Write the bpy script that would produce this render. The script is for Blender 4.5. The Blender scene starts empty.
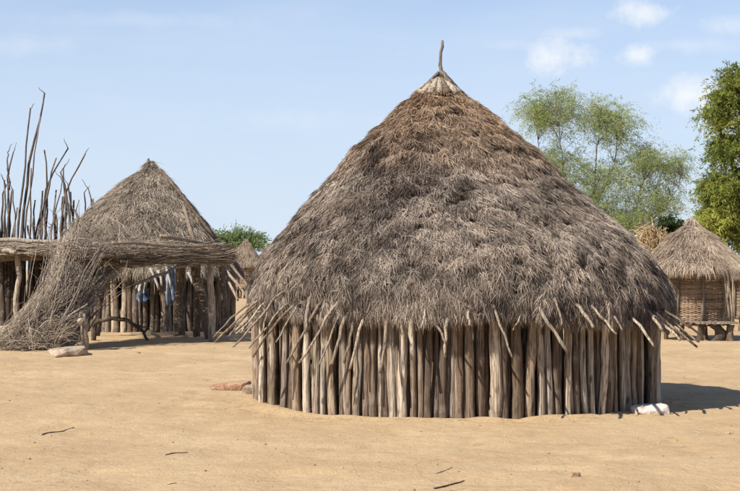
import bpy, math, random
import numpy as np
from mathutils import Vector, Matrix, Euler

scene = bpy.context.scene
COL = scene.collection
PI = math.pi

# ------------------------------------------------------------------ camera
EYE = 1.6
F = 1600.0            # focal length in photo pixels (photo is 740 wide)
HOR = 270.0           # photo row of the horizon
cam_d = bpy.data.cameras.new('camera')
cam = bpy.data.objects.new('camera', cam_d)
COL.objects.link(cam)
cam_d.sensor_width = 36.0
cam_d.lens = 36.0 * F / 740.0
cam_d.clip_start = 0.1
cam_d.clip_end = 9000.0
cam.location = (0, 0, EYE)
cam.rotation_euler = (math.radians(90) + math.atan((HOR - 245.5) / F), 0, 0)
scene.camera = cam

# ------------------------------------------------------------------ sun and sky
SUN_EL = math.radians(42.0)
SUN_TH = math.radians(50.0)      # light travels towards +X by this angle from +Y
light_dir = Vector((math.sin(SUN_TH) * math.cos(SUN_EL), math.cos(SUN_TH) * math.cos(SUN_EL), -math.sin(SUN_EL)))
sun_d = bpy.data.lights.new('sun', 'SUN')
sun_d.energy = 5.0
sun_d.angle = math.radians(0.53)
sun_d.color = (1.0, 0.94, 0.85)
sun = bpy.data.objects.new('sun', sun_d)
COL.objects.link(sun)
sun.location = (-20, -15, 25)
sun.rotation_euler = light_dir.to_track_quat('-Z', 'Y').to_euler()

world = bpy.data.worlds.new('World')
scene.world = world
world.use_nodes = True
wn = world.node_tree.nodes
wl = world.node_tree.links
for n in list(wn):
    wn.remove(n)
w_out = wn.new('ShaderNodeOutputWorld')
w_bg = wn.new('ShaderNodeBackground')
w_bg.inputs['Strength'].default_value = 0.088
w_sky = wn.new('ShaderNodeTexSky')
w_sky.sky_type = 'NISHITA'
w_sky.sun_disc = False
w_sky.sun_elevation = SUN_EL
w_sky.sun_rotation = PI + SUN_TH
w_sky.altitude = 500.0
w_sky.air_density = 1.0
w_sky.dust_density = 0.25
w_sky.ozone_density = 2.2
w_tc = wn.new('ShaderNodeTexCoord')


def wnode(kind, **kw):
    n = wn.new(kind)
    for k, v in kw.items():
        setattr(n, k, v)
    return n


def wmath(op, a, b=None, clamp=False):
    n = wn.new('ShaderNodeMath')
    n.operation = op
    n.use_clamp = clamp
    for i, v in enumerate((a, b)):
        if v is None:
            continue
        if isinstance(v, (int, float)):
            n.inputs[i].default_value = v
        else:
            wl.new(v, n.inputs[i])
    return n.outputs[0]


def sky_dir(px, py):
    v = Vector(((px - 370) / F, 1.0, (HOR - py) / F))
    return v.normalized()


# puffs of cloud: soft-edged lumps broken up by noise, at fixed places in the sky
w_noise = wnode('ShaderNodeTexNoise')
w_noise.inputs['Scale'].default_value = 46.0
w_noise.inputs['Detail'].default_value = 10.0
w_noise.inputs['Roughness'].default_value = 0.66
wl.new(w_tc.outputs['Generated'], w_noise.inputs['Vector'])
w_noise2 = wnode('ShaderNodeTexNoise')
w_noise2.inputs['Scale'].default_value = 5.0
w_noise2.inputs['Detail'].default_value = 7.0
w_noise2.inputs['Roughness'].default_value = 0.6
w_map2 = wnode('ShaderNodeMapping')
w_map2.inputs['Scale'].default_value = (1.0, 1.0, 4.5)
wl.new(w_tc.outputs['Generated'], w_map2.inputs['Vector'])
wl.new(w_map2.outputs['Vector'], w_noise2.inputs['Vector'])
cloud = None
for (px, py, rx, ry, amt) in [(556, 57, 44, 21, .95), (638, 55, 24, 13, .85), (690, 96, 44, 22, .95), (645, 12, 34, 17, .75),
                              (738, 25, 36, 12, .35), (575, 33, 38, 8, .3), (690, 45, 60, 10, .3), (510, 45, 30, 8, .2), (20, 45, 60, 14, .25), (150, 20, 130, 10, .18),
                              (300, 120, 120, 14, .18), (-180, 60, 90, 26, .8), (-420, 90, 70, 20, .7), (980, 60, 80, 24, .8), (1300, 110, 120, 26, .8), (880, 140, 60, 14, .6)]:
    d = sky_dir(px, py)
    sub = wnode('ShaderNodeVectorMath', operation='SUBTRACT')
    wl.new(w_tc.outputs['Generated'], sub.inputs[0])
    sub.inputs[1].default_value = d
    mul = wnode('ShaderNodeVectorMath', operation='MULTIPLY')
    wl.new(sub.outputs[0], mul.inputs[0])
    mul.inputs[1].default_value = (F / rx, F / rx, F / ry)
    ln = wnode('ShaderNodeVectorMath', operation='LENGTH')
    wl.new(mul.outputs[0], ln.inputs[0])
    fall = wmath('SUBTRACT', 1.0, ln.outputs['Value'])             # 1 at the middle, 0 at the rim
    lump = wmath('ADD', fall, wmath('MULTIPLY', wmath('SUBTRACT', w_noise.outputs['Fac'], 0.52), 2.4))
    m = wmath('MULTIPLY', wmath('MULTIPLY', lump, 1.1, True), amt)
    gate = wmath('MULTIPLY', wmath('ADD', fall, 0.55), 2.2, True)
    m = wmath('MULTIPLY', m, gate)
    cloud = m if cloud is None else wmath('MAXIMUM', cloud, m)
thin = wmath('MULTIPLY', wmath('SUBTRACT', w_noise2.outputs['Fac'], 0.46), 1.3, True)
cloud = wmath('ADD', cloud, wmath('MULTIPLY', thin, 0.40), True)
w_mix = wnode('ShaderNodeMix', data_type='RGBA')
w_cool = wnode('ShaderNodeMix', data_type='RGBA', blend_type='MULTIPLY')
w_cool.inputs['Factor'].default_value = 1.0
wl.new(w_sky.outputs['Color'], w_cool.inputs['A'])
w_cool.inputs['B'].default_value = (0.90, 0.93, 1.05, 1)
# a thin even veil of dry-season haze over the whole sky
w_veil = wnode('ShaderNodeMix', data_type='RGBA')
w_sep = wnode('ShaderNodeSeparateXYZ')
wl.new(w_tc.outputs['Generated'], w_sep.inputs[0])
w_clear = wmath('SUBTRACT', 1.0, w_sep.outputs['Z'], True)          # thins out with height
w_low = wmath('MULTIPLY', wmath('MULTIPLY', wmath('SUBTRACT', 0.175, w_sep.outputs['Z']), 16.0, True), 0.25)   # denser dust near the ground
wl.new(wmath('ADD', wmath('MULTIPLY', wmath('POWER', w_clear, 2.5), 0.64), w_low), w_veil.inputs['Factor'])
wl.new(w_cool.outputs['Result'], w_veil.inputs['A'])
w_veil.inputs['B'].default_value = (5.05, 5.92, 7.2, 1)
wl.new(cloud, w_mix.inputs['Factor'])
wl.new(w_veil.outputs['Result'], w_mix.inputs['A'])
w_mix.inputs['B'].default_value = (7.0, 7.3, 7.7, 1)
wl.new(w_mix.outputs['Result'], w_bg.inputs['Color'])
wl.new(w_bg.outputs[0], w_out.inputs['Surface'])

scene.view_settings.view_transform = 'Standard'
scene.view_settings.look = 'None'
scene.view_settings.gamma = 1.0
scene.view_settings.use_curve_mapping = False
scene.view_settings.exposure = 0.56
scene.render.engine = 'CYCLES'
scene.render.resolution_x = 1024
scene.render.resolution_y = 679

# ------------------------------------------------------------------ helpers
rng = np.random.default_rng(7)
random.seed(7)
_T3 = np.random.default_rng(3).random((32, 32, 32)).astype(np.float64)


def vnoise(p):
    """smooth value noise in 3-D, p (N,3) -> 0..1"""
    p = np.asarray(p, float)
    i = np.floor(p).astype(int)
    f = p - i
    f = f * f * (3 - 2 * f)
    r = np.zeros(len(p))
    for dx in (0, 1):
        for dy in (0, 1):
            for dz in (0, 1):
                w = (f[:, 0] if dx else 1 - f[:, 0]) * (f[:, 1] if dy else 1 - f[:, 1]) * (f[:, 2] if dz else 1 - f[:, 2])
                r += w * _T3[(i[:, 0] + dx) % 32, (i[:, 1] + dy) % 32, (i[:, 2] + dz) % 32]
    return r


def fbm(p, octaves=4, rough=0.5):
    p = np.asarray(p, float)
    a, s, tot = 1.0, 0.0, 0.0
    for o in range(octaves):
        s = s + a * vnoise(p * (2.03 ** o) + 7.3 * o)
        tot += a
        a *= rough
    return s / tot


def P(px, py, Y):
    """point at distance Y that the photograph shows at pixel (px, py)"""
    return Vector(((px - 370) / F * Y, Y, EYE + (HOR - py) / F * Y))


def G(px, py):
    """ground point under pixel (px, py)"""
    Y = EYE * F / (py - HOR)
    return Vector(((px - 370) / F * Y, Y, 0.0))


class MB:
    """collects geometry for one mesh"""

    def __init__(self):
        self.v = []
        self.f = []
        self.c = []

    def tube(self, pts, radii, sides=7, cap=True, jit=0.0, rnd=random, col=None):
        pts = [Vector(p) for p in pts]
        n = len(pts)
        base = len(self.v)
        up = None
        for i, p in enumerate(pts):
            t = (pts[min(i + 1, n - 1)] - pts[max(i - 1, 0)])
            t = t.normalized() if t.length > 1e-9 else Vector((0, 0, 1))
            if up is None:
                a = Vector((1, 0, 0)) if abs(t.x) < 0.8 else Vector((0, 1, 0))
                up = (a - t * a.dot(t)).normalized()
            else:
                up = (up - t * up.dot(t))
                up = up.normalized() if up.length > 1e-6 else t.orthogonal().normalized()
            s = t.cross(up)
            r = radii[i] if hasattr(radii, '__len__') else radii
            for k in range(sides):
                ang = 2 * PI * k / sides
                rr = r * (1 + (rnd.uniform(-jit, jit) if jit else 0))
                self.v.append(p + (up * math.cos(ang) + s * math.sin(ang)) * rr)
        for i in range(n - 1):
            for k in range(sides):
                a = base + i * sides + k
                b = base + i * sides + (k + 1) % sides
                self.f.append((a, b, b + sides, a + sides))
        if cap:
            self.f.append(tuple(base + k for k in reversed(range(sides))))
            self.f.append(tuple(base + (n - 1) * sides + k for k in range(sides)))
        return self

    def box(self, c, half, rot=None):
        base = len(self.v)
        for x in (-1, 1):
            for y in (-1, 1):
                for z in (-1, 1):
                    p = Vector((x * half[0], y * half[1], z * half[2]))
                    if rot is not None:
                        p = rot @ p
                    self.v.append(Vector(c) + p)
        for q in ((0, 1, 3, 2), (4, 6, 7, 5), (0, 4, 5, 1), (2, 3, 7, 6), (0, 2, 6, 4), (1, 5, 7, 3)):
            self.f.append(tuple(base + i for i in q))
        return self

    def mesh(self, name, mat, smooth=True):
        me = bpy.data.meshes.new(name)
        me.from_pydata([tuple(v) for v in self.v], [], self.f)
        me.materials.append(mat)
        if smooth:
            me.polygons.foreach_set('use_smooth', [True] * len(me.polygons))
        me.update()
        return me


def np_mesh(name, verts, faces_flat, loop_counts, mat, cols=None, smooth=False):
    me = bpy.data.meshes.new(name)
    nv, nl, nf = len(verts), len(faces_flat), len(loop_counts)
    me.vertices.add(nv)
    me.vertices.foreach_set('co', np.asarray(verts, np.float32).ravel())
    me.loops.add(nl)
    me.loops.foreach_set('vertex_index', np.asarray(faces_flat, np.int32))
    me.polygons.add(nf)
    lc = np.asarray(loop_counts, np.int32)
    st = np.zeros(nf, np.int32)
    st[1:] = np.cumsum(lc)[:-1]
    me.polygons.foreach_set('loop_start', st)
    me.polygons.foreach_set('loop_total', lc)
    if smooth:
        me.polygons.foreach_set('use_smooth', np.ones(nf, bool))
    me.update(calc_edges=True)
    if cols is not None:
        at = me.color_attributes.new('tone', 'FLOAT_COLOR', 'POINT')
        c4 = np.ones((nv, 4), np.float32)
        c4[:, :3] = cols
        at.data.foreach_set('color', c4.ravel())
    me.materials.append(mat)
    me.validate()
    return me


def link(name, data, parent=None, loc=None, rot=None, scale=None):
    o = bpy.data.objects.new(name, data)
    COL.objects.link(o)
    if parent is not None:
        o.parent = parent
    if loc is not None:
        o.location = loc
    if rot is not None:
        o.rotation_euler = rot
    if scale is not None:
        o.scale = scale
    return o


def tag(o, label=None, cat=None, group=None, kind=None):
    if label:
        o['label'] = label
    if cat:
        o['category'] = cat
    if group:
        o['group'] = group
    if kind:
        o['kind'] = kind
    return o


def thing(name, label, cat, loc, group=None):
    o = link(name, None, None, loc)
    o.empty_display_size = 0.2
    return tag(o, label, cat, group)


# ------------------------------------------------------------------ materials
def new_mat(name):
    m = bpy.data.materials.new(name)
    m.use_nodes = True
    nt = m.node_tree
    b = nt.nodes['Principled BSDF']
    b.inputs['Roughness'].default_value = 0.9
    b.inputs['Specular IOR Level'].default_value = 0.15
    return m, nt, b


def N(nt, kind, **kw):
    n = nt.nodes.new(kind)
    for k, v in kw.items():
        setattr(n, k, v)
    return n


def ramp(nt, fac, stops, interp='LINEAR'):
    r = N(nt, 'ShaderNodeValToRGB')
    r.color_ramp.interpolation = interp
    e = r.color_ramp.elements
    while len(e) < len(stops):
        e.new(0.5)
    for i, (p, c) in enumerate(stops):
        e[i].position = p
        e[i].color = (c[0], c[1], c[2], 1)
    nt.links.new(fac, r.inputs['Fac'])
    return r.outputs['Color']


def mixc(nt, fac, a, b, blend='MIX'):
    m = N(nt, 'ShaderNodeMix', data_type='RGBA', blend_type=blend)
    for key, v in (('Factor', fac), ('A', a), ('B', b)):
        if isinstance(v, (int, float)):
            m.inputs[key].default_value = v
        elif isinstance(v, tuple):
            m.inputs[key].default_value = (v[0], v[1], v[2], 1)
        else:
            nt.links.new(v, m.inputs[key])
    return m.outputs['Result']


def noise(nt, vec, scale, detail=4, rough=0.55):
    n = N(nt, 'ShaderNodeTexNoise')
    n.inputs['Scale'].default_value = scale
    n.inputs['Detail'].default_value = detail
    n.inputs['Roughness'].default_value = rough
    if vec is not None:
        nt.links.new(vec, n.inputs['Vector'])
    return n.outputs['Fac']


def bump(nt, bsdf, height, strength, dist):
    b = N(nt, 'ShaderNodeBump')
    b.inputs['Strength'].default_value = strength
    b.inputs['Distance'].default_value = dist
    nt.links.new(height, b.inputs['Height'])
    nt.links.new(b.outputs['Normal'], bsdf.inputs['Normal'])


def wood_mat(name, tones, grain=1.0, local=True):
    """weathered timber: grain along local Z, one tone of the list per piece"""
    m, nt, b = new_mat(name)
    oi = N(nt, 'ShaderNodeObjectInfo')
    geo = N(nt, 'ShaderNodeNewGeometry')
    tc = N(nt, 'ShaderNodeTexCoord')
    mp = N(nt, 'ShaderNodeMapping')
    mp.inputs['Scale'].default_value = (13 * grain, 13 * grain, 1.1 * grain)
    add = N(nt, 'ShaderNodeVectorMath', operation='ADD')
    mulr = N(nt, 'ShaderNodeVectorMath', operation='SCALE')
    mulr.inputs['Scale'].default_value = 37.0
    comb = N(nt, 'ShaderNodeCombineXYZ')
    for k in ('X', 'Y', 'Z'):
        nt.links.new(oi.outputs['Random'], comb.inputs[k])
    nt.links.new(comb.outputs[0], mulr.inputs[0])
    # metric coordinates that turn with the piece
    tr = N(nt, 'ShaderNodeVectorTransform', vector_type='VECTOR', convert_from='WORLD', convert_to='OBJECT')
    nt.links.new(geo.outputs['Position'], add.inputs[0])
    nt.links.new(mulr.outputs[0], add.inputs[1])
    nt.links.new(add.outputs[0], mp.inputs['Vector'])
    g1 = noise(nt, mp.outputs[0], 3.0, 5, 0.6)
    g2 = noise(nt, add.outputs[0], 4.5, 4, 0.6)
    n = len(tones)
    base = ramp(nt, oi.outputs['Random'], [(i / n, t) for i, t in enumerate(tones)], 'CONSTANT')
    c = mixc(nt, ramp(nt, g1, [(0.38, (0, 0, 0)), (0.58, (1, 1, 1))]), mixc(nt, 0.62, base, (0.045, 0.033, 0.026)), base)
    c = mixc(nt, ramp(nt, g2, [(0.52, (0, 0, 0)), (0.75, (.75, .75, .75))]), c, mixc(nt, 0.6, base, (0.42, 0.36, 0.29)))
    mp3 = N(nt, 'ShaderNodeMapping')
    mp3.inputs['Scale'].default_value = (30 * grain, 30 * grain, 0.9 * grain)
    nt.links.new(add.outputs[0], mp3.inputs['Vector'])
    g3 = noise(nt, mp3.outputs[0], 3.0, 3, 0.5)
    c = mixc(nt, ramp(nt, g3, [(0.36, (.85, .85, .85)), (0.45, (0, 0, 0))]), c, (0.05, 0.036, 0.027))
    vo = N(nt, 'ShaderNodeTexVoronoi')
    vo.inputs['Scale'].default_value = 1.0
    mp4 = N(nt, 'ShaderNodeMapping')
    mp4.inputs['Scale'].default_value = (7 * grain, 7 * grain, 3.2 * grain)
    nt.links.new(add.outputs[0], mp4.inputs['Vector'])
    nt.links.new(mp4.outputs[0], vo.inputs['Vector'])
    c = mixc(nt, ramp(nt, vo.outputs['Distance'], [(0.10, (.8, .8, .8)), (0.20, (0, 0, 0))]), c, (0.06, 0.04, 0.028))
    c = mixc(nt, ramp(nt, g2, [(0.25, (.6, .6, .6)), (0.42, (0, 0, 0))]), c, (0.10, 0.065, 0.042))
    nt.links.new(c, b.inputs['Base Color'])
    bump(nt, b, g1, 1.0, 0.022)
    return m


TONES = [(.27, .20, .14), (.48, .395, .30), (.17, .12, .082), (.62, .515, .395), (.30, .24, .185), (.14, .10, .072), (.50, .40, .295), (.36, .265, .18), (.42, .355, .285), (.22, .16, .11)]
M_POST = wood_mat('weathered_post_wood', TONES)
M_DARK = wood_mat('dark_bark_wood', [(.13, .09, .065), (.17, .125, .09), (.10, .075, .055), (.20, .15, .11)])
M_SHED_SHADE = wood_mat('shade_dark_shed_wood', [(.055, .04, .03), (.08, .06, .045), (.04, .03, .024)])  # near-black tones: the shade under the shed roof is put into the wood colour
M_STICK = wood_mat('peeled_stick_wood', [(.40, .32, .235), (.33, .265, .20), (.45, .365, .27), (.29, .225, .17)])
M_GREY = wood_mat('grey_branch_wood', [(.19, .155, .13), (.24, .20, .165), (.15, .12, .10)])
M_PALE = wood_mat('pale_bare_wood', [(.50, .42, .32), (.44, .36, .27), (.55, .47, .37)])


def tone_mat(name, translucent=0.0, rough=0.85, grain_scale=40.0, amount=0.25):
    """colour carried by each strand or leaf, with a little fine variation"""
    m, nt, b = new_mat(name)
    b.inputs['Roughness'].default_value = rough
    at = N(nt, 'ShaderNodeAttribute', attribute_name='tone')
    geo = N(nt, 'ShaderNodeNewGeometry')
    f = noise(nt, geo.outputs['Position'], grain_scale, 3)
    c = mixc(nt, amount, at.outputs['Color'], ramp(nt, f, [(0.3, (.45, .45, .45)), (0.7, (1.35, 1.35, 1.35))]), 'MULTIPLY')
    nt.links.new(c, b.inputs['Base Color'])
    if translucent:
        tl = N(nt, 'ShaderNodeBsdfTranslucent')
        nt.links.new(c, tl.inputs['Color'])
        mx = N(nt, 'ShaderNodeMixShader')
        mx.inputs[0].default_value = translucent
        nt.links.new(b.outputs[0], mx.inputs[1])
        nt.links.new(tl.outputs[0], mx.inputs[2])
        nt.links.new(mx.outputs[0], nt.nodes['Material Output'].inputs['Surface'])
    return m


M_THATCH = tone_mat('dry_grass_thatch', 0.0)
M_LEAF = tone_mat('acacia_leaf', 0.45, 0.6)
M_TWIG = tone_mat('dry_twig', 0.0)


def ground_mat():
    m, nt, b = new_mat('dry_sandy_earth')
    geo = N(nt, 'ShaderNodeNewGeometry')
    pos = geo.outputs['Position']
    big = noise(nt, pos, 0.16, 5, 0.6)
    mid = noise(nt, pos, 0.9, 5, 0.6)
    fine = noise(nt, pos, 9.0, 6, 0.7)
    speck = noise(nt, pos, 38.0, 3, 0.6)
    c = ramp(nt, big, [(0.30, (.42, .293, .163)), (0.5, (.475, .342, .194)), (0.72, (.53, .386, .223))])
    c = mixc(nt, ramp(nt, mid, [(0.38, (.55, .55, .55)), (0.60, (0, 0, 0))]), c, (.40, .268, .142))
    st = N(nt, 'ShaderNodeMapping')
    st.inputs['Scale'].default_value = (.5, 1.5, 1)
    st.inputs['Rotation'].default_value = (0, 0, .2)
    nt.links.new(pos, st.inputs['Vector'])
    trod = noise(nt, st.outputs[0], 1.3, 6, .7)
    c = mixc(nt, ramp(nt, trod, [(0.54, (0, 0, 0)), (0.68, (.5, .5, .5))]), c, (.36, .245, .14))
    c = mixc(nt, 0.5, c, ramp(nt, fine, [(0.25, (.66, .63, .58)), (0.5, (1, 1, 1)), (0.75, (1.16, 1.16, 1.16))]), 'MULTIPLY')
    c = mixc(nt, ramp(nt, speck, [(0.66, (0, 0, 0)), (0.74, (.6, .6, .6))]), c, (.27, .175, .095))
    c = mixc(nt, ramp(nt, speck, [(0.24, (.45, .45, .45)), (0.32, (0, 0, 0))]), c, (.62, .50, .34))
    nt.links.new(c, b.inputs['Base Color'])
    h = N(nt, 'ShaderNodeMath', operation='ADD')
    nt.links.new(fine, h.inputs[0])
    h2 = N(nt, 'ShaderNodeMath', operation='MULTIPLY')
    nt.links.new(speck, h2.inputs[0])
    h2.inputs[1].default_value = 0.35
    nt.links.new(h2.outputs[0], h.inputs[1])
    bump(nt, b, h.outputs[0], 0.7, 0.035)
    return m


def stone_mat(name, a, bcol, ccol):
    m, nt, b = new_mat(name)
    tc = N(nt, 'ShaderNodeTexCoord')
    f = noise(nt, tc.outputs['Object'], 7.0, 6, 0.65)
    f2 = noise(nt, tc.outputs['Object'], 28.0, 4, 0.6)
    c = ramp(nt, f, [(0.3, a), (0.5, bcol), (0.7, ccol)])
    c = mixc(nt, 0.45, c, ramp(nt, f2, [(0.3, (.55, .55, .55)), (0.6, (1.1, 1.1, 1.1))]), 'MULTIPLY')
    nt.links.new(c, b.inputs['Base Color'])
    bump(nt, b, f2, 0.7, 0.015)
    return m


def cloth_mat(name, base, other):
    m, nt, b = new_mat(name)
    tc = N(nt, 'ShaderNodeTexCoord')
    f = noise(nt, tc.outputs['Object'], 5.0, 4)
    nt.links.new(ramp(nt, f, [(0.42, base), (0.58, other)]), b.inputs['Base Color'])
    return m


# ------------------------------------------------------------------ ground
def axis(fine0, fine1, step, far0, far1):
    a = list(np.arange(fine0, fine1 + 1e-6, step))
    s = step
    x = fine1
    while x < far1:
        s *= 1.28
        x += s
        a.append(min(x, far1))
    s = step
    x = fine0
    lo = []
    while x > far0:
        s *= 1.28
        x -= s
        lo.append(max(x, far0))
    return np.array(lo[::-1] + a)


def ground_height(x, y):
    p = np.stack([x, y, np.zeros_like(x)], 1)
    h = 0.050 * (fbm(p * 0.55, 2) - 0.5) + 0.055 * (fbm(p * 1.7 + 11, 3) - 0.5) + 0.030 * (fbm(p * np.array([4.2, 4.2, 1]) + 3, 3, .6) - 0.5)
    # scuffs and foot-marks
    d = vnoise(p * 3.1 + 40)
    h -= 0.020 * np.clip((d - 0.74) / 0.16, 0, 1)
    r = np.hypot(x - HX, y - HY)
    h *= np.clip(1.2 - np.abs(y - 22) / 90, 0.1, 1)
    h += (0.004 + 0.04 * vnoise(p * 2.6 + 77)) * np.exp(-((r - 2.47) / 0.16) ** 2)           # sand swept against the wall
    return h


HX, HY = 1.047, 19.60            # centre of the big hut
gx = axis(-11.0, 11.0, 0.075, -4000.0, 4000.0)
gy = axis(8.0, 36.0, 0.075, -300.0, 6000.0)
XX, YY = np.meshgrid(gx, gy)
zz = ground_height(XX.ravel(), YY.ravel())
zz[(np.abs(XX.ravel()) > 60) | (YY.ravel() > 130) | (YY.ravel() < -20)] = 0
nx, ny = len(gx), len(gy)
ii = (np.arange(ny - 1)[:, None] * nx + np.arange(nx - 1)[None, :]).ravel()
quads = np.stack([ii, ii + 1, ii + nx + 1, ii + nx], 1).ravel()
ground = link('ground', np_mesh('ground', np.stack([XX.ravel(), YY.ravel(), zz], 1), quads, np.full(len(ii), 4), ground_mat(), smooth=True))
tag(ground, 'bare sandy earth of the village yard', kind='structure')


def gz(x, y):
    return float(ground_height(np.array([float(x)]), np.array([float(y)]))[0])


# ------------------------------------------------------------------ timber pieces shared by all posts
def post_mesh(name, mat, seed, sides=9, rings=9):
    r = random.Random(seed)
    mb = MB()
    bx, by = r.uniform(-.8, .8), r.uniform(-.35, .35)
    kx, ky = r.uniform(-.3, .3), r.uniform(-.3, .3)
    ph = r.uniform(0, 6)
    prof = [r.uniform(-.12, .12) for _ in range(rings)]
    side = [r.uniform(-.13, .13) for _ in range(sides)]
    twist = r.uniform(-.8, .8)
    for i in range(rings):
        t = i / (rings - 1)
        cx = bx * math.sin(PI * t) + kx * math.sin(2 * PI * t + ph)
        cy = by * math.sin(PI * t) + ky * math.sin(2 * PI * t)
        rad = (1.06 - 0.16 * t) * (1 + prof[i])
        for k in range(sides):
            a = 2 * PI * k / sides + twist * t
            q = rad * (1 + side[k] + r.uniform(-.05, .05))
            mb.v.append(Vector((cx + q * math.cos(a), cy + q * math.sin(a), t + (r.uniform(-.012, .012) if i == rings - 1 else 0))))
    for i in range(rings - 1):
        for k in range(sides):
            a = i * sides + k
            b = i * sides + (k + 1) % sides
            mb.f.append((a, b, b + sides, a + sides))
    mb.f.append(tuple((rings - 1) * sides + k for k in range(sides)))
    mb.f.append(tuple(reversed(range(sides))))
    return mb.mesh(name, mat)


POSTS = [post_mesh('wall_post', M_POST, 100 + i) for i in range(14)]
POSTS_DARK = [post_mesh('dark_post', M_DARK, 200 + i) for i in range(8)]
POSTS_SHADE = [post_mesh('shed_post', M_SHED_SHADE, 230 + i) for i in range(6)]
POSTS_GREY = [post_mesh('grey_post', M_GREY, 260 + i) for i in range(6)]


def stick(name, parent, pts, r0, r1, mat, origin, sides=6, wob=0.02, rnd=random, n=6):
    """crooked stick through the given points (world), one object"""
    pts = [Vector(p) for p in pts]
    # resample
    L = [0]
    for a, b in zip(pts, pts[1:]):
        L.append(L[-1] + (b - a).length)
    out, rad = [], []
    for i in range(n):
        s = L[-1] * i / (n - 1)
        k = 0
        while k < len(pts) - 2 and L[k + 1] < s:
            k += 1
        u = (s - L[k]) / max(1e-6, L[k + 1] - L[k])
        p = pts[k].lerp(pts[k + 1], u)
        if 0 < i < n - 1:
            p = p + Vector((rnd.uniform(-wob, wob), rnd.uniform(-wob, wob), rnd.uniform(-wob, wob)))
        out.append(p - origin)
        rad.append((r0 + (r1 - r0) * i / (n - 1)) * rnd.uniform(.88, 1.12))
    mb = MB().tube(out, rad, sides, jit=0.10, rnd=rnd)
    return link(name, mb.mesh(name, mat), parent)


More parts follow.
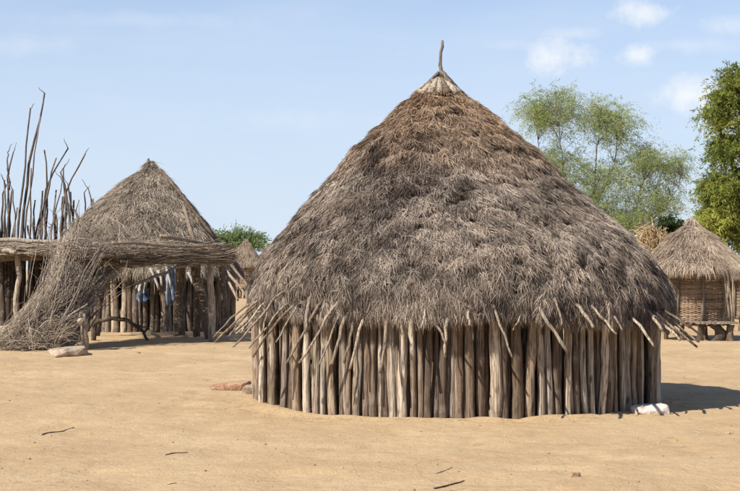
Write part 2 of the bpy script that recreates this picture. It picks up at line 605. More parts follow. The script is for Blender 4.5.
# ------------------------------------------------------------------ thatch
def thatch_mesh(name, prof, seed, n_tufts, per_tuft, length, width, colour, eave=lambda a: 0 * a, clump=0.04, courses=5, beta=0.35, lift=0.16, hang=1.0, mat=None, jitter=.25, step=.5):
    """prof: list of (z, radius, x offset, y offset) from the top to the eave.
    A lumpy cone with every grass stem on it a strip of its own."""
    r = np.random.default_rng(seed)
    prof = np.array(prof, float)
    seg = np.hypot(np.diff(prof[:, 0]), np.diff(prof[:, 1]))
    S = np.concatenate([[0], np.cumsum(seg)])
    S /= S[-1]

    def surf(a, s, h=0.0):
        z = np.interp(s, S, prof[:, 0])
        R = np.interp(s, S, prof[:, 1])
        ox = np.interp(s, S, prof[:, 2])
        oy = np.interp(s, S, prof[:, 3])
        z = z + eave(a) * np.clip((s - .55) / .45, 0, 1) ** 1.5
        R = R + h
        return np.stack([ox + R * np.sin(a), oy - R * np.cos(a), z + 0.35 * h], 1)

    def relief(a, s):
        p = surf(a, s)
        n1 = fbm(p * 3.4 + seed, 3, .55) - 0.5
        n2 = vnoise(p * 9.0 + 5 + seed) - 0.5
        edge = s * courses + 0.9 * (vnoise(p * 1.3 + 17) - .5) + .5 * (vnoise(p * 4.0) - .5)
        saw = edge - np.floor(edge)
        n3 = np.clip((vnoise(p * 10.0 + 31 + seed) - .58) / .3, 0, 1)
        return clump * (1.15 * n1 + 1.2 * n2 - 1.9 * n3) + step * clump * (1.0 * (saw - 0.5) - 1.2 * np.clip((saw - .93) / .07, 0, 1))

    # solid body
    na, ns = 180, 60
    A, SS = np.meshgrid(np.linspace(0, 2 * PI, na, endpoint=False), np.linspace(0, 1, ns))
    A, SS = A.ravel(), SS.ravel()
    body = surf(A, SS, relief(A, SS) - 0.05)
    # the underside turns back up towards the wall
    inner = surf(A[-na:], np.full(na, 0.90), -0.22)
    body = np.concatenate([body, inner])
    i0 = (np.arange(ns)[:, None] * na + np.arange(na)[None, :]).ravel()
    i1 = (np.arange(ns)[:, None] * na + (np.arange(na)[None, :] + 1) % na).ravel()
    bq = np.stack([i0, i0 + na, i1 + na, i1], 1)
    bcol = colour(body, r.random(len(body)) * 0 + 0.2, r) * 0.8
    # stems
    t_s = r.random(n_tufts * 3)
    R_at = np.interp(t_s, S, prof[:, 1])
    keep = r.random(len(t_s)) < (R_at + .12) / prof[:, 1].max()
    t_s = t_s[keep][:n_tufts]
    t_a = r.random(len(t_s)) * 2 * PI
    # an extra row of stems makes the ragged eave
    ne = int(n_tufts * 0.16)
    t_s = np.concatenate([t_s, 0.93 + 0.07 * r.random(ne)])
    t_a = np.concatenate([t_a, r.random(ne) * 2 * PI])
    nt = len(t_s)
    t_beta = r.normal(0, beta, nt)
    t_len = length * r.uniform(.6, 1.3, nt)
    t_lift = np.clip(r.normal(lift, lift * .6, nt), -0.05, lift * 3)
    t_tone = r.random(nt)
    T = np.repeat(np.arange(nt), per_tuft)
    n = len(T)
    spread = 0.06
    Rr = np.maximum(np.interp(t_s, S, prof[:, 1]), .08)
    a = t_a[T] + r.normal(0, spread, n) / Rr[T]
    s = np.clip(t_s[T] + r.normal(0, spread, n) / 3.5, 0, 1)
    h = relief(a, s) + r.uniform(-.035, .015, n)
    p0 = surf(a, s, h)
    e = 1e-3
    down = surf(a, np.clip(s, e, 1 - e) + e) - surf(a, np.clip(s, e, 1 - e) - e)
    down /= np.linalg.norm(down, axis=1)[:, None]
    tan = np.stack([np.cos(a), np.sin(a), 0 * a], 1)
    nor = np.cross(tan, down)
    flip = (nor[:, 2] < 0)
    nor[flip] *= -1
    b = t_beta[T] + r.normal(0, jitter, n)
    d = down * np.cos(b)[:, None] + tan * np.sin(b)[:, None]
    ln = t_len[T] * r.uniform(.5, 1.2, n)
    atedge = np.clip((s - .90) / .10, 0, 1)
    ln *= 1 - 0.35 * atedge
    lf = (t_lift[T] + r.normal(0, .05, n))
    g = np.zeros((n, 3))
    g[:, 2] = -1
    p1 = p0 + (d + nor * lf[:, None]) * (ln * .55)[:, None] + g * (atedge * ln * .12 * hang)[:, None]
    p2 = p1 + (d + nor * (lf * .75 - .06)[:, None]) * (ln * .45)[:, None] + g * (atedge * ln * .45 * hang)[:, None]
    th = r.uniform(0, PI, n)
    side = np.cross(d, nor)
    w = side * np.cos(th)[:, None] + nor * np.sin(th)[:, None]
    w *= (width * r.uniform(.5, 1.4, n))[:, None] * 0.5
    V = np.stack([p0 - w, p0 + w, p1 - w * .8, p1 + w * .8, p2], 1).reshape(-1, 3)
    k = np.arange(n) * 5
    q = np.stack([k, k + 1, k + 3, k + 2], 1)
    t3 = np.stack([k + 2, k + 3, k + 4], 1)
    blot = np.clip(.5 + (vnoise(p0 * 6.5 + 13) - .5) * 1.5, 0, 1)
    tone = np.clip(.36 * t_tone[T] + .27 * r.random(n) + .37 * blot, 0, 1)
    sc = colour(p0, tone, r)
    scol = np.repeat(sc, 5, axis=0)
    nb = len(body)
    verts = np.concatenate([body, V])
    cols = np.concatenate([bcol, scol])
    flat = np.concatenate([bq.ravel(), (q + nb).ravel(), (t3 + nb).ravel()])
    cnt = np.concatenate([np.full(len(bq), 4), np.full(len(q), 4), np.full(len(t3), 3)])
    return np_mesh(name, verts, flat, cnt, mat or M_THATCH, cols)


def lerpc(a, b, t):
    return np.asarray(a)[None, :] * (1 - t)[:, None] + np.asarray(b)[None, :] * t[:, None]


# ================================================================== BIG HUT
hut = thing('round_hut', 'big round hut of upright wooden posts under a shaggy thatched cone with bare finial pole', 'hut', (HX, HY, 0), 'thatched village buildings')
O = Vector((HX, HY, 0))


def solve_az(px, R):
    """azimuth (0 = towards the yard, + = right) of a point at radius R seen in column px"""
    lo, hi = -PI / 2 * .98, PI / 2 * .98

    def col(a):
        return 370 + F * (HX + R * math.sin(a)) / (HY - R * math.cos(a))
    if px <= col(lo):
        return None
    if px >= col(hi):
        return None
    for _ in range(40):
        m = (lo + hi) / 2
        if col(m) < px:
            lo = m
        else:
            hi = m
    return (lo + hi) / 2


R_WALL = 2.37
front = [(256, 7), (262, 8), (268, 8), (275, 9), (283, 9), (291, 8), (299, 11), (308, 10), (316, 7), (324, 9), (332, 11), (341, 9), (348, 8), (356, 9), (366, 11), (375, 10),
         (384, 10), (393, 10), (404, 13), (413, 9), (421, 8), (428, 8), (435.5, 9), (443.5, 9), (451, 8), (459, 9), (470, 13), (482, 12), (494, 13), (504.5, 10), (516, 14),
         (530, 13), (540.5, 10), (549, 9), (557, 9), (566, 11), (575.5, 9), (583.5, 10), (592, 10), (600.5, 10), (608, 8), (614.5, 8), (620.5, 8), (627, 9), (633.5, 8), (639.5, 8), (645, 8), (650, 7)]
rp = random.Random(11)
az_list = []
for px, w in front:
    a = solve_az(px, R_WALL)
    if a is None:
        continue
    d = HY - R_WALL * math.cos(a)
    az_list.append((a, w * d / F * 0.78, True))
az_front = [q[0] for q in az_list]
a = max(az_front) + .045
while a < PI * 2 + min(az_front) - .03:                       # the side turned away
    wd = rp.uniform(.10, .15)
    az_list.append((a, wd, False))
    a += wd / R_WALL * .98
for i, (a, wd, vis) in enumerate(az_list):
    R = R_WALL + rp.uniform(-.03, .05)
    hgt = rp.uniform(1.50, 1.62)
    tx = rp.uniform(-.022, .022)
    o = link('wall_post', POSTS[rp.randrange(len(POSTS))], hut,
             (R * math.sin(a), -R * math.cos(a), -0.10),
             (rp.uniform(-.015, .02), tx, a + rp.uniform(-2, 2)), (wd / 2 * rp.uniform(.95, 1.08), wd / 2 * rp.uniform(.9, 1.1), hgt))
fr_az = sorted(a for a, w, v in az_list if v)
for a0, a1 in zip(fr_az, fr_az[1:]):
    a = (a0 + a1) / 2 + rp.uniform(-.006, .006)
    R = R_WALL - rp.uniform(.02, .10)
    w = rp.uniform(.04, .075)
    link('wall_post', POSTS[rp.randrange(len(POSTS))], hut, (R * math.sin(a), -R * math.cos(a), -0.1), (rp.uniform(-.015, .02), rp.uniform(-.03, .03), rp.uniform(0, 6)), (w / 2, w / 2, rp.uniform(1.45, 1.6)))
# a thinner second row closes some of the gaps
for i in range(64):
    a = -1.5 + 3.0 * (i + rp.random()) / 64
    R = R_WALL - rp.uniform(.14, .24)
    w = rp.uniform(.05, .08)
    link('wall_post', POSTS[rp.randrange(len(POSTS))], hut, (R * math.sin(a), -R * math.cos(a), -0.1), (0, rp.uniform(-.05, .05), rp.uniform(0, 6)), (w / 2, w / 2, 1.5))

rows = [(92, 415, 462), (103, 402, 478), (115, 389, 494), (141, 360, 526), (150, 351, 538), (180, 326, 565), (212, 298, 603), (237, 277, 631), (257, 262, 650), (275, 252, 662), (290, 247, 669), (303, 246, 671), (316, 247, 671)]
prof = [(3.88, 0.15, (440 - 370) / F * 19.7 - HX, 0.0)]
for (py, l, r_) in rows:
    hw = (r_ - l) / 2 / F
    R = HY * hw / math.sqrt(1 + hw * hw)
    Yt = HY - R * R / HY
    prof.append((EYE + (HOR - py) / F * Yt, R - 0.035, ((l + r_) / 2 - 370) / F * HY - HX, -0.14 * max(0, (py - 180) / 136)))


def hut_eave(a):
    # hangs lower towards the yard and the right
    return 0.055 * np.cos(a) - 0.045 * np.sin(a) + 0.03 * np.sin(5 * a + 1) + 0.02 * np.sin(11 * a)


def hut_colour(p, tone, r):
    z = p[:, 2]
    patch = fbm(p * 1.9 + 3, 3, .6)
    bleach = np.clip((fbm(p * np.array([1.4, 1.4, 2.6]) + 21, 3, .6) - .47) * 4.5, 0, 1)
    bleach = np.clip(bleach + 1.1 * np.exp(-((p[:, 0] - 1.25) / .75) ** 2 - ((z - 2.02 + .18 * p[:, 0] - .2) / .2) ** 2) * np.clip((fbm(p * 3 + 8, 2) - .3) * 3, 0, 1), 0, 1)
    c = lerpc((.062, .046, .037), (.445, .355, .28), np.clip(.5 + (tone - .5) * 1.35 + (patch - .53) * 1.1, 0, 1))
    c = c * (1 - .55 * bleach[:, None]) + np.array([.56, .475, .385])[None, :] * (.55 * bleach * (.35 + .65 * tone))[:, None] + c * 0
    top = np.clip((z - 2.6 + .7 * (patch - .5)) / .8, 0, 1)
    rust = lerpc((.095, .052, .028), (.47, .285, .15), tone)
    c = c * (1 - .58 * top[:, None]) + rust * (.58 * top)[:, None]
    dark = np.clip((.40 - fbm(p * 3.1 + 50, 2)) * 5, 0, 1)
    return c * (1 - .55 * dark[:, None])


me = thatch_mesh('thatch', prof, 5, 60000, 6, 0.130, 0.0062, hut_colour, hut_eave, clump=0.060, courses=5, beta=.36, lift=.12, hang=.7, jitter=.34, step=.35)
th = link('thatch', me, hut)
tag(th, 'matted grey-brown grass thatch bleached in patches and rusty towards the top', kind='stuff')

# poking rafter ends: (root px, py) -> (tip px, py), radius of the tip's distance from the hut's middle
raft = [((246, 306), (214, 337), 2.9, .013), ((253, 304), (215, 342), 2.95, .015), ((250, 310), (229, 336), 2.9, .013), ((262, 305), (236, 334), 2.9, .013),
        ((256, 313), (242, 332), 2.85, .013), ((277, 296), (233, 347), 3.0, .016), ((281, 308), (249, 348), 2.95, .014), ((287, 311), (253, 357), 2.95, .019),
        ((318, 305), (286, 364), 2.85, .018), ((335, 304), (299, 363), 2.85, .018), ((337, 318), (318, 366), 2.80, .013), ((345, 318), (332, 364), 2.75, .024),
        ((354, 320), (344, 363), 2.72, .018), ((363, 320), (350, 369), 2.75, .020), ((386, 320), (380, 373), 2.72, .023), ((412, 315), (413, 360), 2.66, .033),
        ((448.5, 308), (445, 357), 2.76, .020), ((434, 318), (446, 344), 2.78, .015), ((469, 306), (469.5, 325), 2.85, .018), ((492, 302), (512, 357), 2.85, .016),
        ((534, 300), (567, 352), 2.95, .024), ((553, 296), (562, 325), 2.85, .016), ((576, 304), (593, 327), 2.95, .025), ((590, 304), (616, 334), 2.95, .017),
        ((630, 313), (654, 346), 2.95, .020), ((522, 313), (513, 330), 2.75, .011), ((425, 306), (421, 328), 2.75, .012), ((610, 312), (622, 330), 2.85, .013),
        ((648, 312), (662, 330), 2.85, .022), ((654, 312), (697, 347), 2.95, .020), ((664, 314), (699, 342), 2.95, .018), ((668, 313), (703, 337), 2.95, .016),
        ((656, 318), (680, 340), 2.90, .020), ((668, 318), (694, 344), 2.9, .013), ((672, 328), (654, 316), 2.7, .016), ((660, 308), (690, 328), 2.95, .014),
        ((299, 305), (276, 342), 2.85, .014), ((270, 303), (262, 333), 2.9, .014), ((310, 300), (306, 332), 2.7, .026), ((400, 317), (404, 338), 2.72, .014)]
rr = random.Random(21)
for k, (a0, a1, Rt, rad) in enumerate(raft):
    ends = []
    for (px, py), R in ((a0, 2.63), (a1, Rt + .06)):
        az = solve_az(px, R)
        if az is None or abs(az) > 1.35:
            Y = HY - R * math.cos(1.35 if az is None else az) * .9
        else:
            Y = HY - R * math.cos(az)
        ends.append(P(px, py, Y))
    root, tip = ends
    inner = root + (root - tip) * .25
    inner = Vector((HX + (inner.x - HX) * .965, HY + (inner.y - HY) * .965, inner.z))
    mid = root.lerp(tip, .5) + Vector((rr.uniform(-.02, .02), rr.uniform(-.02, .02), rr.uniform(-.01, .02)))
    stick('rafter', hut, [inner, root, mid, tip], rad * 1.08, rad * .72, M_STICK if rr.random() < .75 else M_POST, O, 6, .010, rr, 8)
# rafters on the side turned away
for k in range(22):
    a = PI / 2 + .1 + (PI - .2) * k / 21 + rr.uniform(-.05, .05)
    d = Vector((math.sin(a), -math.cos(a), 0))
    stick('rafter', hut, [O + d * 2.3 + Vector((0, 0, 1.3)), O + d * 2.6 + Vector((0, 0, 1.05)), O + d * (2.9 + rr.uniform(-.1, .1)) + Vector((rr.uniform(-.1, .1), 0, .78))], .02, .016, M_STICK, O, 6, .01, rr, 5)

stick('peg', hut, [P(646, 357, 19.6), P(657, 356, 19.5)], .045, .04, M_DARK, O, 7, .004, rr, 3)
# the bare crown: finial, pale split wood and the crossed tie sticks
top = P(441, 72, HY)
fin = stick('finial_pole', hut, [P(440, 90, HY), P(441.5, 74, HY), P(440.2, 62, HY), P(440.5, 54, HY), P(442.5, 47, HY), P(442.6, 40, HY)], .023, .017, M_GREY, O, 8, .004, rr, 9)
mbc = MB()
nseg = 12
crown = hut
for k in range(16):
    a = 2 * PI * k / 16
    d = Vector((math.sin(a), -math.cos(a), 0))
    c0 = P(439.5, 78, HY) + d * .045
    c1 = P(438.5, 96, HY) + d * .285
    stick('crown_slat', hut, [c0, c0.lerp(c1, .5) + d * .015, c1], .020, .062, M_PALE if k % 8 != 1 else M_DARK, O, 6, .006, rr, 4)
for (a, b, rad) in [((439, 72), (415, 95), .020), ((437, 74), (418, 92), .014), ((444, 73), (466, 99), .028), ((447, 77), (470, 101), .020), ((443, 71), (462, 94), .016), ((412, 95), (428, 97), .022), ((440, 70), (452, 84), .018)]:
    A = P(a[0], a[1], HY - .05)
    B = P(b[0], b[1], HY - .12)
    stick('crown_stick', hut, [A, B], rad * .9, rad, M_GREY, O, 6, .008, rr, 5)
for k in range(7):
    a = PI * .6 + PI * .8 * k / 6
    d = Vector((math.sin(a), -math.cos(a), 0))
    stick('crown_stick', hut, [top + d * .03, P(440, 97, HY) + d * .36], .018, .02, M_GREY, O, 6, .01, rr, 4)
for k in range(3):
    pts = []
    for j in range(9):
        a = 2 * PI * j / 8
        pts.append(P(440, 75.5 + 1.6 * k, HY) + Vector((math.sin(a), -math.cos(a), 0)) * (.055 + .012 * k))
    stick('crown_tie', hut, pts, .009, .009, M_DARK, O, 5, .003, rr, 9)

# ================================================================== SECOND HUT (behind the shade roof)
H2Y = 43.0
h2c = Vector(((153 - 370) / F * H2Y, H2Y, 0))
hut2 = thing('round_hut', 'smaller round hut with a grey thatched peak standing behind the flat stick shade roof', 'hut', h2c, 'thatched village buildings')
rows2 = [(161, 149, 152), (168, 143, 158), (182, 123, 172), (200, 101, 186), (220, 81, 203), (240, 70, 217), (262, 63, 235), (270, 60, 241)]
prof2 = []
for (py, l, r_) in rows2:
    hw = (r_ - l) / 2 / F
    prof2.append((EYE + (HOR - py) / F * H2Y, max(.03, H2Y * hw - .03), ((l + r_) / 2 - 370) / F * H2Y - h2c.x, 0.0))


def hut2_colour(p, tone, r):
    patch = fbm(p * 2.0 + 9, 3, .6)
    c = lerpc((.15, .12, .092), (.58, .485, .375), np.clip(tone * .8 + (patch - .45) * .9, 0, 1))
    edge = np.clip((p[:, 0] - .35 - .55 * (4.3 - p[:, 2])) * 2.2, 0, 1)      # browner towards the right edge of the cone
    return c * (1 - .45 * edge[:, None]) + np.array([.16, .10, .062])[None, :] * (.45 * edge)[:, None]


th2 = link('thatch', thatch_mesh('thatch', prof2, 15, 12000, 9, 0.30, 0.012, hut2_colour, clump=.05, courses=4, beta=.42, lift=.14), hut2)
tag(th2, kind='stuff')
rq = random.Random(31)
R2 = 2.12
a = 0.0
while a < 2 * PI - .03:
    wd = rq.uniform(.10, .17)
    link('wall_post', POSTS_DARK[rq.randrange(8)] if rq.random() < .35 else POSTS[rq.randrange(14)] if rq.random() < .4 else POSTS_GREY[rq.randrange(6)], hut2, (R2 * math.sin(a), -R2 * math.cos(a), -.1), (0, rq.uniform(-.03, .03), rq.uniform(0, 6)), (wd / 2, wd / 2, rq.uniform(2.0, 2.15)))
    a += wd / R2 * rq.uniform(.95, 1.18)
# boards lying on its slope and the lashing pole along the right edge
stick('roof_board', hut2, [P(184, 206, H2Y - 1.55), P(189, 224, H2Y - 1.85), P(196, 246, H2Y - 2.1)], .05, .06, M_STICK, h2c, 6, .01, rq, 5)
stick('roof_pole', hut2, [P(160, 170, H2Y - .35), P(190, 207, H2Y - .75), P(216, 240, H2Y - .9)], .05, .05, M_DARK, h2c, 6, .02, rq, 6)
stick('finial_pole', hut2, [P(150, 170, H2Y), P(148, 158.5, H2Y)], .05, .03, M_GREY, h2c, 6, .005, rq, 3)
for (a0, a1) in [((222, 264), (249, 300)), ((229, 262), (252, 292)), ((224, 272), (238, 300))]:
    stick('rafter', hut2, [P(a0[0], a0[1], 41.9), P(a1[0], a1[1], 41.0)], .04, .032, M_STICK, h2c, 6, .02, rq, 4)

# ================================================================== SHADE SHELTER in front of it
sh0 = Vector((P(150, 340, 36.0).x, 36.0, 0))
shel = thing('shade_shelter', 'open shade shelter with a flat roof of brushwood on crooked forked posts', 'shelter', sh0)
rs = random.Random(41)
def upright(pxb, pyb, pxt, pyt, dY, r0, r1, mat, parent, origin, name='post', n=7, wob=.03, kn=None):
    b = G(pxb, pyb)
    b.z = -.1
    t = P(pxt, pyt, b.y + dY)
    return stick(name, parent, [b, b.lerp(t, .5) + Vector((rs.uniform(-.04, .04), 0, 0)), t], r0, r1, mat, origin, 8, wob, rs, n)


upright(213, 341, 210, 250, 0, .085, .075, M_STICK, shel, sh0)
upright(212, 339, 192, 252, 1.0, .12, .10, M_DARK, shel, sh0)
upright(180, 336, 181, 252, 0, .13, .11, M_DARK, shel, sh0)
upright(197, 337, 196, 252, 0, .09, .08, M_DARK, shel, sh0)
upright(84, 349.5, 83, 313, 0, .085, .075, M_STICK, shel, sh0)
upright(82, 343, 80, 255, 0, .09, .08, M_DARK, shel, sh0)
upright(96, 336, 104, 252, 0, .09, .08, M_DARK, shel, sh0)
upright(62, 337, 60, 252, 0, .10, .08, M_DARK, shel, sh0)
upright(228, 335, 222, 252, 0, .08, .07, M_DARK, shel, sh0)
stick('sawn_stub', shel, [P(86, 322, 32.25), P(80.5, 321.5, 31.95)], .07, .08, M_STICK, sh0, 9, .0, rs, 3)
# beams and roof poles
for (a, Ya, b, Yb, r0, mat) in [((100, 256), 33.6, (215, 259), 36.2, .06, M_DARK), ((112, 243), 33.4, (235, 247), 36.0, .04, M_STICK),
                                ((60, 256), 33.4, (110, 257), 33.8, .07, M_DARK), ((58, 258), 38.6, (225, 258), 39.6, .08, M_DARK), ((160, 236), 35.0, (222, 246), 36.6, .045, M_STICK),
                                ((120, 262), 33.9, (196, 262), 35.8, .05, M_DARK), ((135, 284), 34.2, (196, 261), 35.6, .035, M_GREY), ((128, 266), 35.0, (182, 258), 36, .04, M_STICK),
                                ((190, 258), 35.6, (192, 256), 39.5, .05, M_DARK), ((150, 258), 34.5, (150, 256), 39.5, .05, M_DARK), ((110, 258), 33.8, (110, 256), 39.5, .05, M_DARK), ((80, 257), 33.5, (78, 256), 39, .05, M_DARK)]:
    stick('roof_beam', shel, [P(a[0], a[1], Ya), P(b[0], b[1], Yb)], r0, r0 * .8, mat, sh0, 7, .03, rs, 7)


def stick_mass(name, gen, n, seed, mat, origin, parent=None, sides=3, seg=4):
    """many thin twigs, each a tube, in one mesh"""
    r = np.random.default_rng(seed)
    P0, P1, bend, rad, col = gen(n, r)
    n = len(P0)
    t = np.linspace(0, 1, seg)
    base = P0[:, None, :] * (1 - t)[None, :, None] + P1[:, None, :] * t[None, :, None] + bend[:, None, :] * (np.sin(PI * t))[None, :, None]
    kink = r.normal(0, 1, (n, seg, 3)) * (np.linalg.norm(P1 - P0, axis=1) * .018)[:, None, None]
    base = base + kink
    d = P1 - P0
    d /= np.maximum(np.linalg.norm(d, axis=1), 1e-6)[:, None]
    ref = np.where(np.abs(d[:, 2:3]) > .8, np.array([[1.0, 0, 0]]), np.array([[0, 0, 1.0]]))
    u = np.cross(d, ref)
    u /= np.linalg.norm(u, axis=1)[:, None]
    w = np.cross(d, u)
    V = np.zeros((n, seg, sides, 3))
    for k in range(sides):
        a = 2 * PI * k / sides
        o = u * math.cos(a) + w * math.sin(a)
        V[:, :, k, :] = base + o[:, None, :] * (rad[:, None] * np.linspace(1.0, .45, seg)[None, :])[:, :, None]
    V = V.reshape(-1, 3) - np.array(origin)[None, :]
    q = []
    b0 = np.arange(n) * seg * sides
    for i in range(seg - 1):
        for k in range(sides):
            A = b0 + i * sides + k
            B = b0 + i * sides + (k + 1) % sides
            q.append(np.stack([A, B, B + sides, A + sides], 1))
    q = np.concatenate(q)
    cols = np.repeat(col, seg * sides, axis=0)
    o = link(name, np_mesh(name, V, q.ravel(), np.full(len(q), 4), mat, cols, smooth=True), parent)
    return tag(o, kind='stuff')


def twig_cols(n, r, lo=(.13, .105, .085), hi=(.40, .335, .27)):
    return lerpc(lo, hi, r.random(n) ** 1.3)


def shelter_brush(n, r):
    px = r.uniform(56, 222, n)
    Y = r.uniform(33.4, 39.6, n)
    Y = np.maximum(Y, 33.75 + np.clip((px - 100) / 115, -.2, 1.1) * 2.4)
    z = 1.84 + .04 * r.random(n) + .28 * r.random(n) ** 1.4 * np.clip((240 - px) / 110, .3, 1)
    x = (px - 370) / F * Y
    L = r.uniform(.3, 1.4, n)
    ang = np.where(r.random(n) < .7, r.normal(0, .35, n), r.uniform(-1.5, 1.5, n))
    P0 = np.stack([x, Y, z], 1)
    P1 = P0 + np.stack([L * np.cos(ang), L * np.sin(ang), r.normal(0, .09, n) * L], 1)
    lim = (224 - 370) / F * P1[:, 1]
    P1[:, 0] = np.minimum(P1[:, 0], lim + .3 * r.random(n))
    fr = 33.6 + np.clip((P1[:, 0] / P1[:, 1] * F + 370 - 100) / 115, -.2, 1.1) * 2.4
    P1[:, 1] = np.clip(np.maximum(P1[:, 1], fr), 33.2, 39.8)
    return P0, P1, r.normal(0, .06, (n, 3)), np.where(r.random(n) < .12, r.uniform(.014, .028, n), r.uniform(.004, .010, n)), twig_cols(n, r, (.15, .115, .085), (.62, .515, .40))


stick_mass('roof_brush', shelter_brush, 4600, 51, M_TWIG, sh0, shel)

# ------------------------------------------------------------------ brushwood heap leaning against it
bp0 = Vector((P(55, 350, 32.2).x, 32.4, 0))
heap = thing('brushwood_heap', 'tall tangled heap of dry grey brushwood spilling from the shelter roof to the sand', 'brushwood', bp0)
LE = [(352, -12), (345, -6), (325, 18), (310, 34), (285, 54), (262, 62), (245, 66), (232, 70), (210, 82)]
RE = [(352, 76), (345, 74), (325, 76), (310, 82), (285, 100), (262, 122), (245, 134), (232, 126), (210, 100)]


def edge_at(tab, py):
    ys = np.array([t[0] for t in tab][::-1], float)
    xs = np.array([t[1] for t in tab][::-1], float)
    return np.interp(py, ys, xs)


def heap_twigs(n, r):
    def sample(py, u, Y):
        l, rr_ = edge_at(LE, py), edge_at(RE, py)
        px = l + (rr_ - l) * u
        Y = Y + 1.4 * np.clip((px - 58) / 14, 0, 1)
        return np.stack([(px - 370) / F * Y, Y, np.maximum(EYE + (HOR - py) / F * Y, .01)], 1)
    py0 = 238 + 113 * r.random(n)
    u0 = r.random(n)
    rise = r.uniform(12, 75, n) * (r.random(n) ** .4)
    py1 = np.maximum(py0 - rise, 226)
    u1 = np.clip(u0 + r.normal(.10, .22, n), -.04, 1.04)
    depth = 1.6 * np.clip((352 - py0) / 60, .25, 1)
    Yn = 31.6 + (352 - py0) / 120 * 1.7
    Y0 = Yn + depth * r.random(n)
    Y1 = 31.6 + (352 - py1) / 120 * 1.7 + depth * r.random(n)
    P0 = sample(py0, u0, Y0)
    P1 = sample(py1, u1, Y1)
    # a third of them lie almost flat or cross the others
    v = r.random(n) < .16
    kv = int(v.sum())
    P1[v] = P0[v] + np.stack([r.normal(.05, .22, kv), r.normal(.25, .15, kv), r.uniform(.3, 1.3, kv)], 1)
    P1[:, 2] = np.minimum(P1[:, 2], 2.15 + .75 * r.random(n) ** 2)
    m = r.random(n) < .42
    k = int(m.sum())
    P1[m] = P0[m] + np.stack([r.uniform(.1, .7, k) * np.where(r.random(k) < .6, 1, -1), r.normal(0, .2, k), r.uniform(-.25, .6, k)], 1)
    P1[:, 2] = np.maximum(P1[:, 2], .012)
    q_y = HOR + (EYE - P1[:, 2]) * F / P1[:, 1]
    q_x = P1[:, 0] * F / P1[:, 1] + 370
    over = r.normal(0, 5, n) * np.where(r.random(n) < .15, 2.4, 1)
    q_x = np.clip(q_x, edge_at(LE, q_y) - 3 + over, edge_at(RE, q_y) + 4 + over)
    P1[:, 0] = (q_x - 370) / F * P1[:, 1]
    bend = r.normal(0, .11, (n, 3))
    bend[:, 2] = np.abs(bend[:, 2]) * .6
    return P0, P1, bend, np.where(r.random(n) < .08, r.uniform(.010, .018, n), r.uniform(.003, .0075, n)), twig_cols(n, r, (.17, .135, .105), (.56, .46, .355))


stick_mass('twigs', heap_twigs, 11000, 61, M_TWIG, bp0, heap, seg=5)
rh = random.Random(63)
for k in range(54):
    x0 = rh.uniform(20, 84)
    b = P(x0, rh.uniform(318, 350), (31.7 if x0 < 62 else 33.2) + rh.random() * .5)
    b.z = max(b.z, .02)
    x1 = x0 + rh.uniform(5, 55)
    t = P(min(x1, 138), rh.uniform(212, 295), 32.7 + rh.random())
    m_ = b.lerp(t, .5) + Vector((rh.uniform(-.12, .05), -.1, rh.uniform(-.1, .1)))
    mt_ = M_STICK if rh.random() < .5 else M_GREY
    o = stick('branch', heap, [b, m_, t], rh.uniform(.012, .024), .006, mt_, bp0, 5, .03, rh, 7)
    for q_ in range(2):
        e_ = t + Vector((rh.uniform(-.35, .35), rh.uniform(-.1, .1), rh.uniform(.05, .4)))
        stick('side_twig', o, [t + (m_ - t) * .03, e_], .007, .003, mt_, bp0, 4, .015, rh, 4)

# ================================================================== LOW SHED at the left
sd0 = Vector((P(20, 325, 43.5).x, 43.5, 0))
shed = thing('stockade_shed', 'dark open-fronted shed of rough posts with a flat brush roof on a log beam', 'shed', sd0)
rz = random.Random(71)
for px in np.arange(-40, 66, 4.0):
    p = P(px + rz.uniform(-1, 1), 330, 46.0)
    w = rz.uniform(.11, .17)
    link('wall_post', POSTS_SHADE[rz.randrange(6)], shed, (p.x - sd0.x, 46.0 - sd0.y + rz.uniform(-.05, .05), -.1), (0, rz.uniform(-.03, .03), rz.uniform(0, 6)), (w / 2, w / 2, 2.25))
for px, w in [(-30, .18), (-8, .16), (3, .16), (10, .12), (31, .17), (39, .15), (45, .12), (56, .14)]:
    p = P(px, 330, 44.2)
    link('post', POSTS_SHADE[rz.randrange(6)], shed, (p.x - sd0.x, 44.2 - sd0.y, -.1), (0, rz.uniform(-.03, .03), rz.uniform(0, 6)), (w / 2, w / 2, 2.2))
for px, w in [(18, .17), (-22, .15)]:
    b = P(px + 1, 330, 42.4)
    b.z = -.1
    t = P(px - 1, 252, 42.4)
    stick('post', shed, [b, b.lerp(t, .4) + Vector((-.06, 0, 0)), b.lerp(t, .7) + Vector((.05, 0, 0)), t], w / 2, w / 2 * .85, M_PALE, sd0, 8, .02, rz, 8)
for (a, Ya, b, Yb, r0, mat) in [((-40, 256), 42.2, (42, 257), 42.6, .12, M_DARK), ((-40, 248), 42.3, (60, 246), 42.8, .09, M_GREY), ((-40, 239), 42.0, (66, 242), 42.2, .06, M_PALE), ((-40, 257), 46, (66, 257), 46, .1, M_DARK),
                                ((2, 249), 42.0, (16, 252), 41.6, .07, M_PALE), ((30, 255), 46, (31, 253), 41.9, .10, M_STICK), ((-10, 255), 46, (-8, 253), 41.9, .10, M_STICK), ((55, 254), 46, (52, 252), 42, .09, M_STICK), ((10, 250), 46, (11, 247), 42, .07, M_STICK)]:
    stick('roof_beam', shed, [P(a[0], a[1], Ya), P(b[0], b[1], Yb)], r0, r0 * .85, mat, sd0, 8, .03, rz, 7)


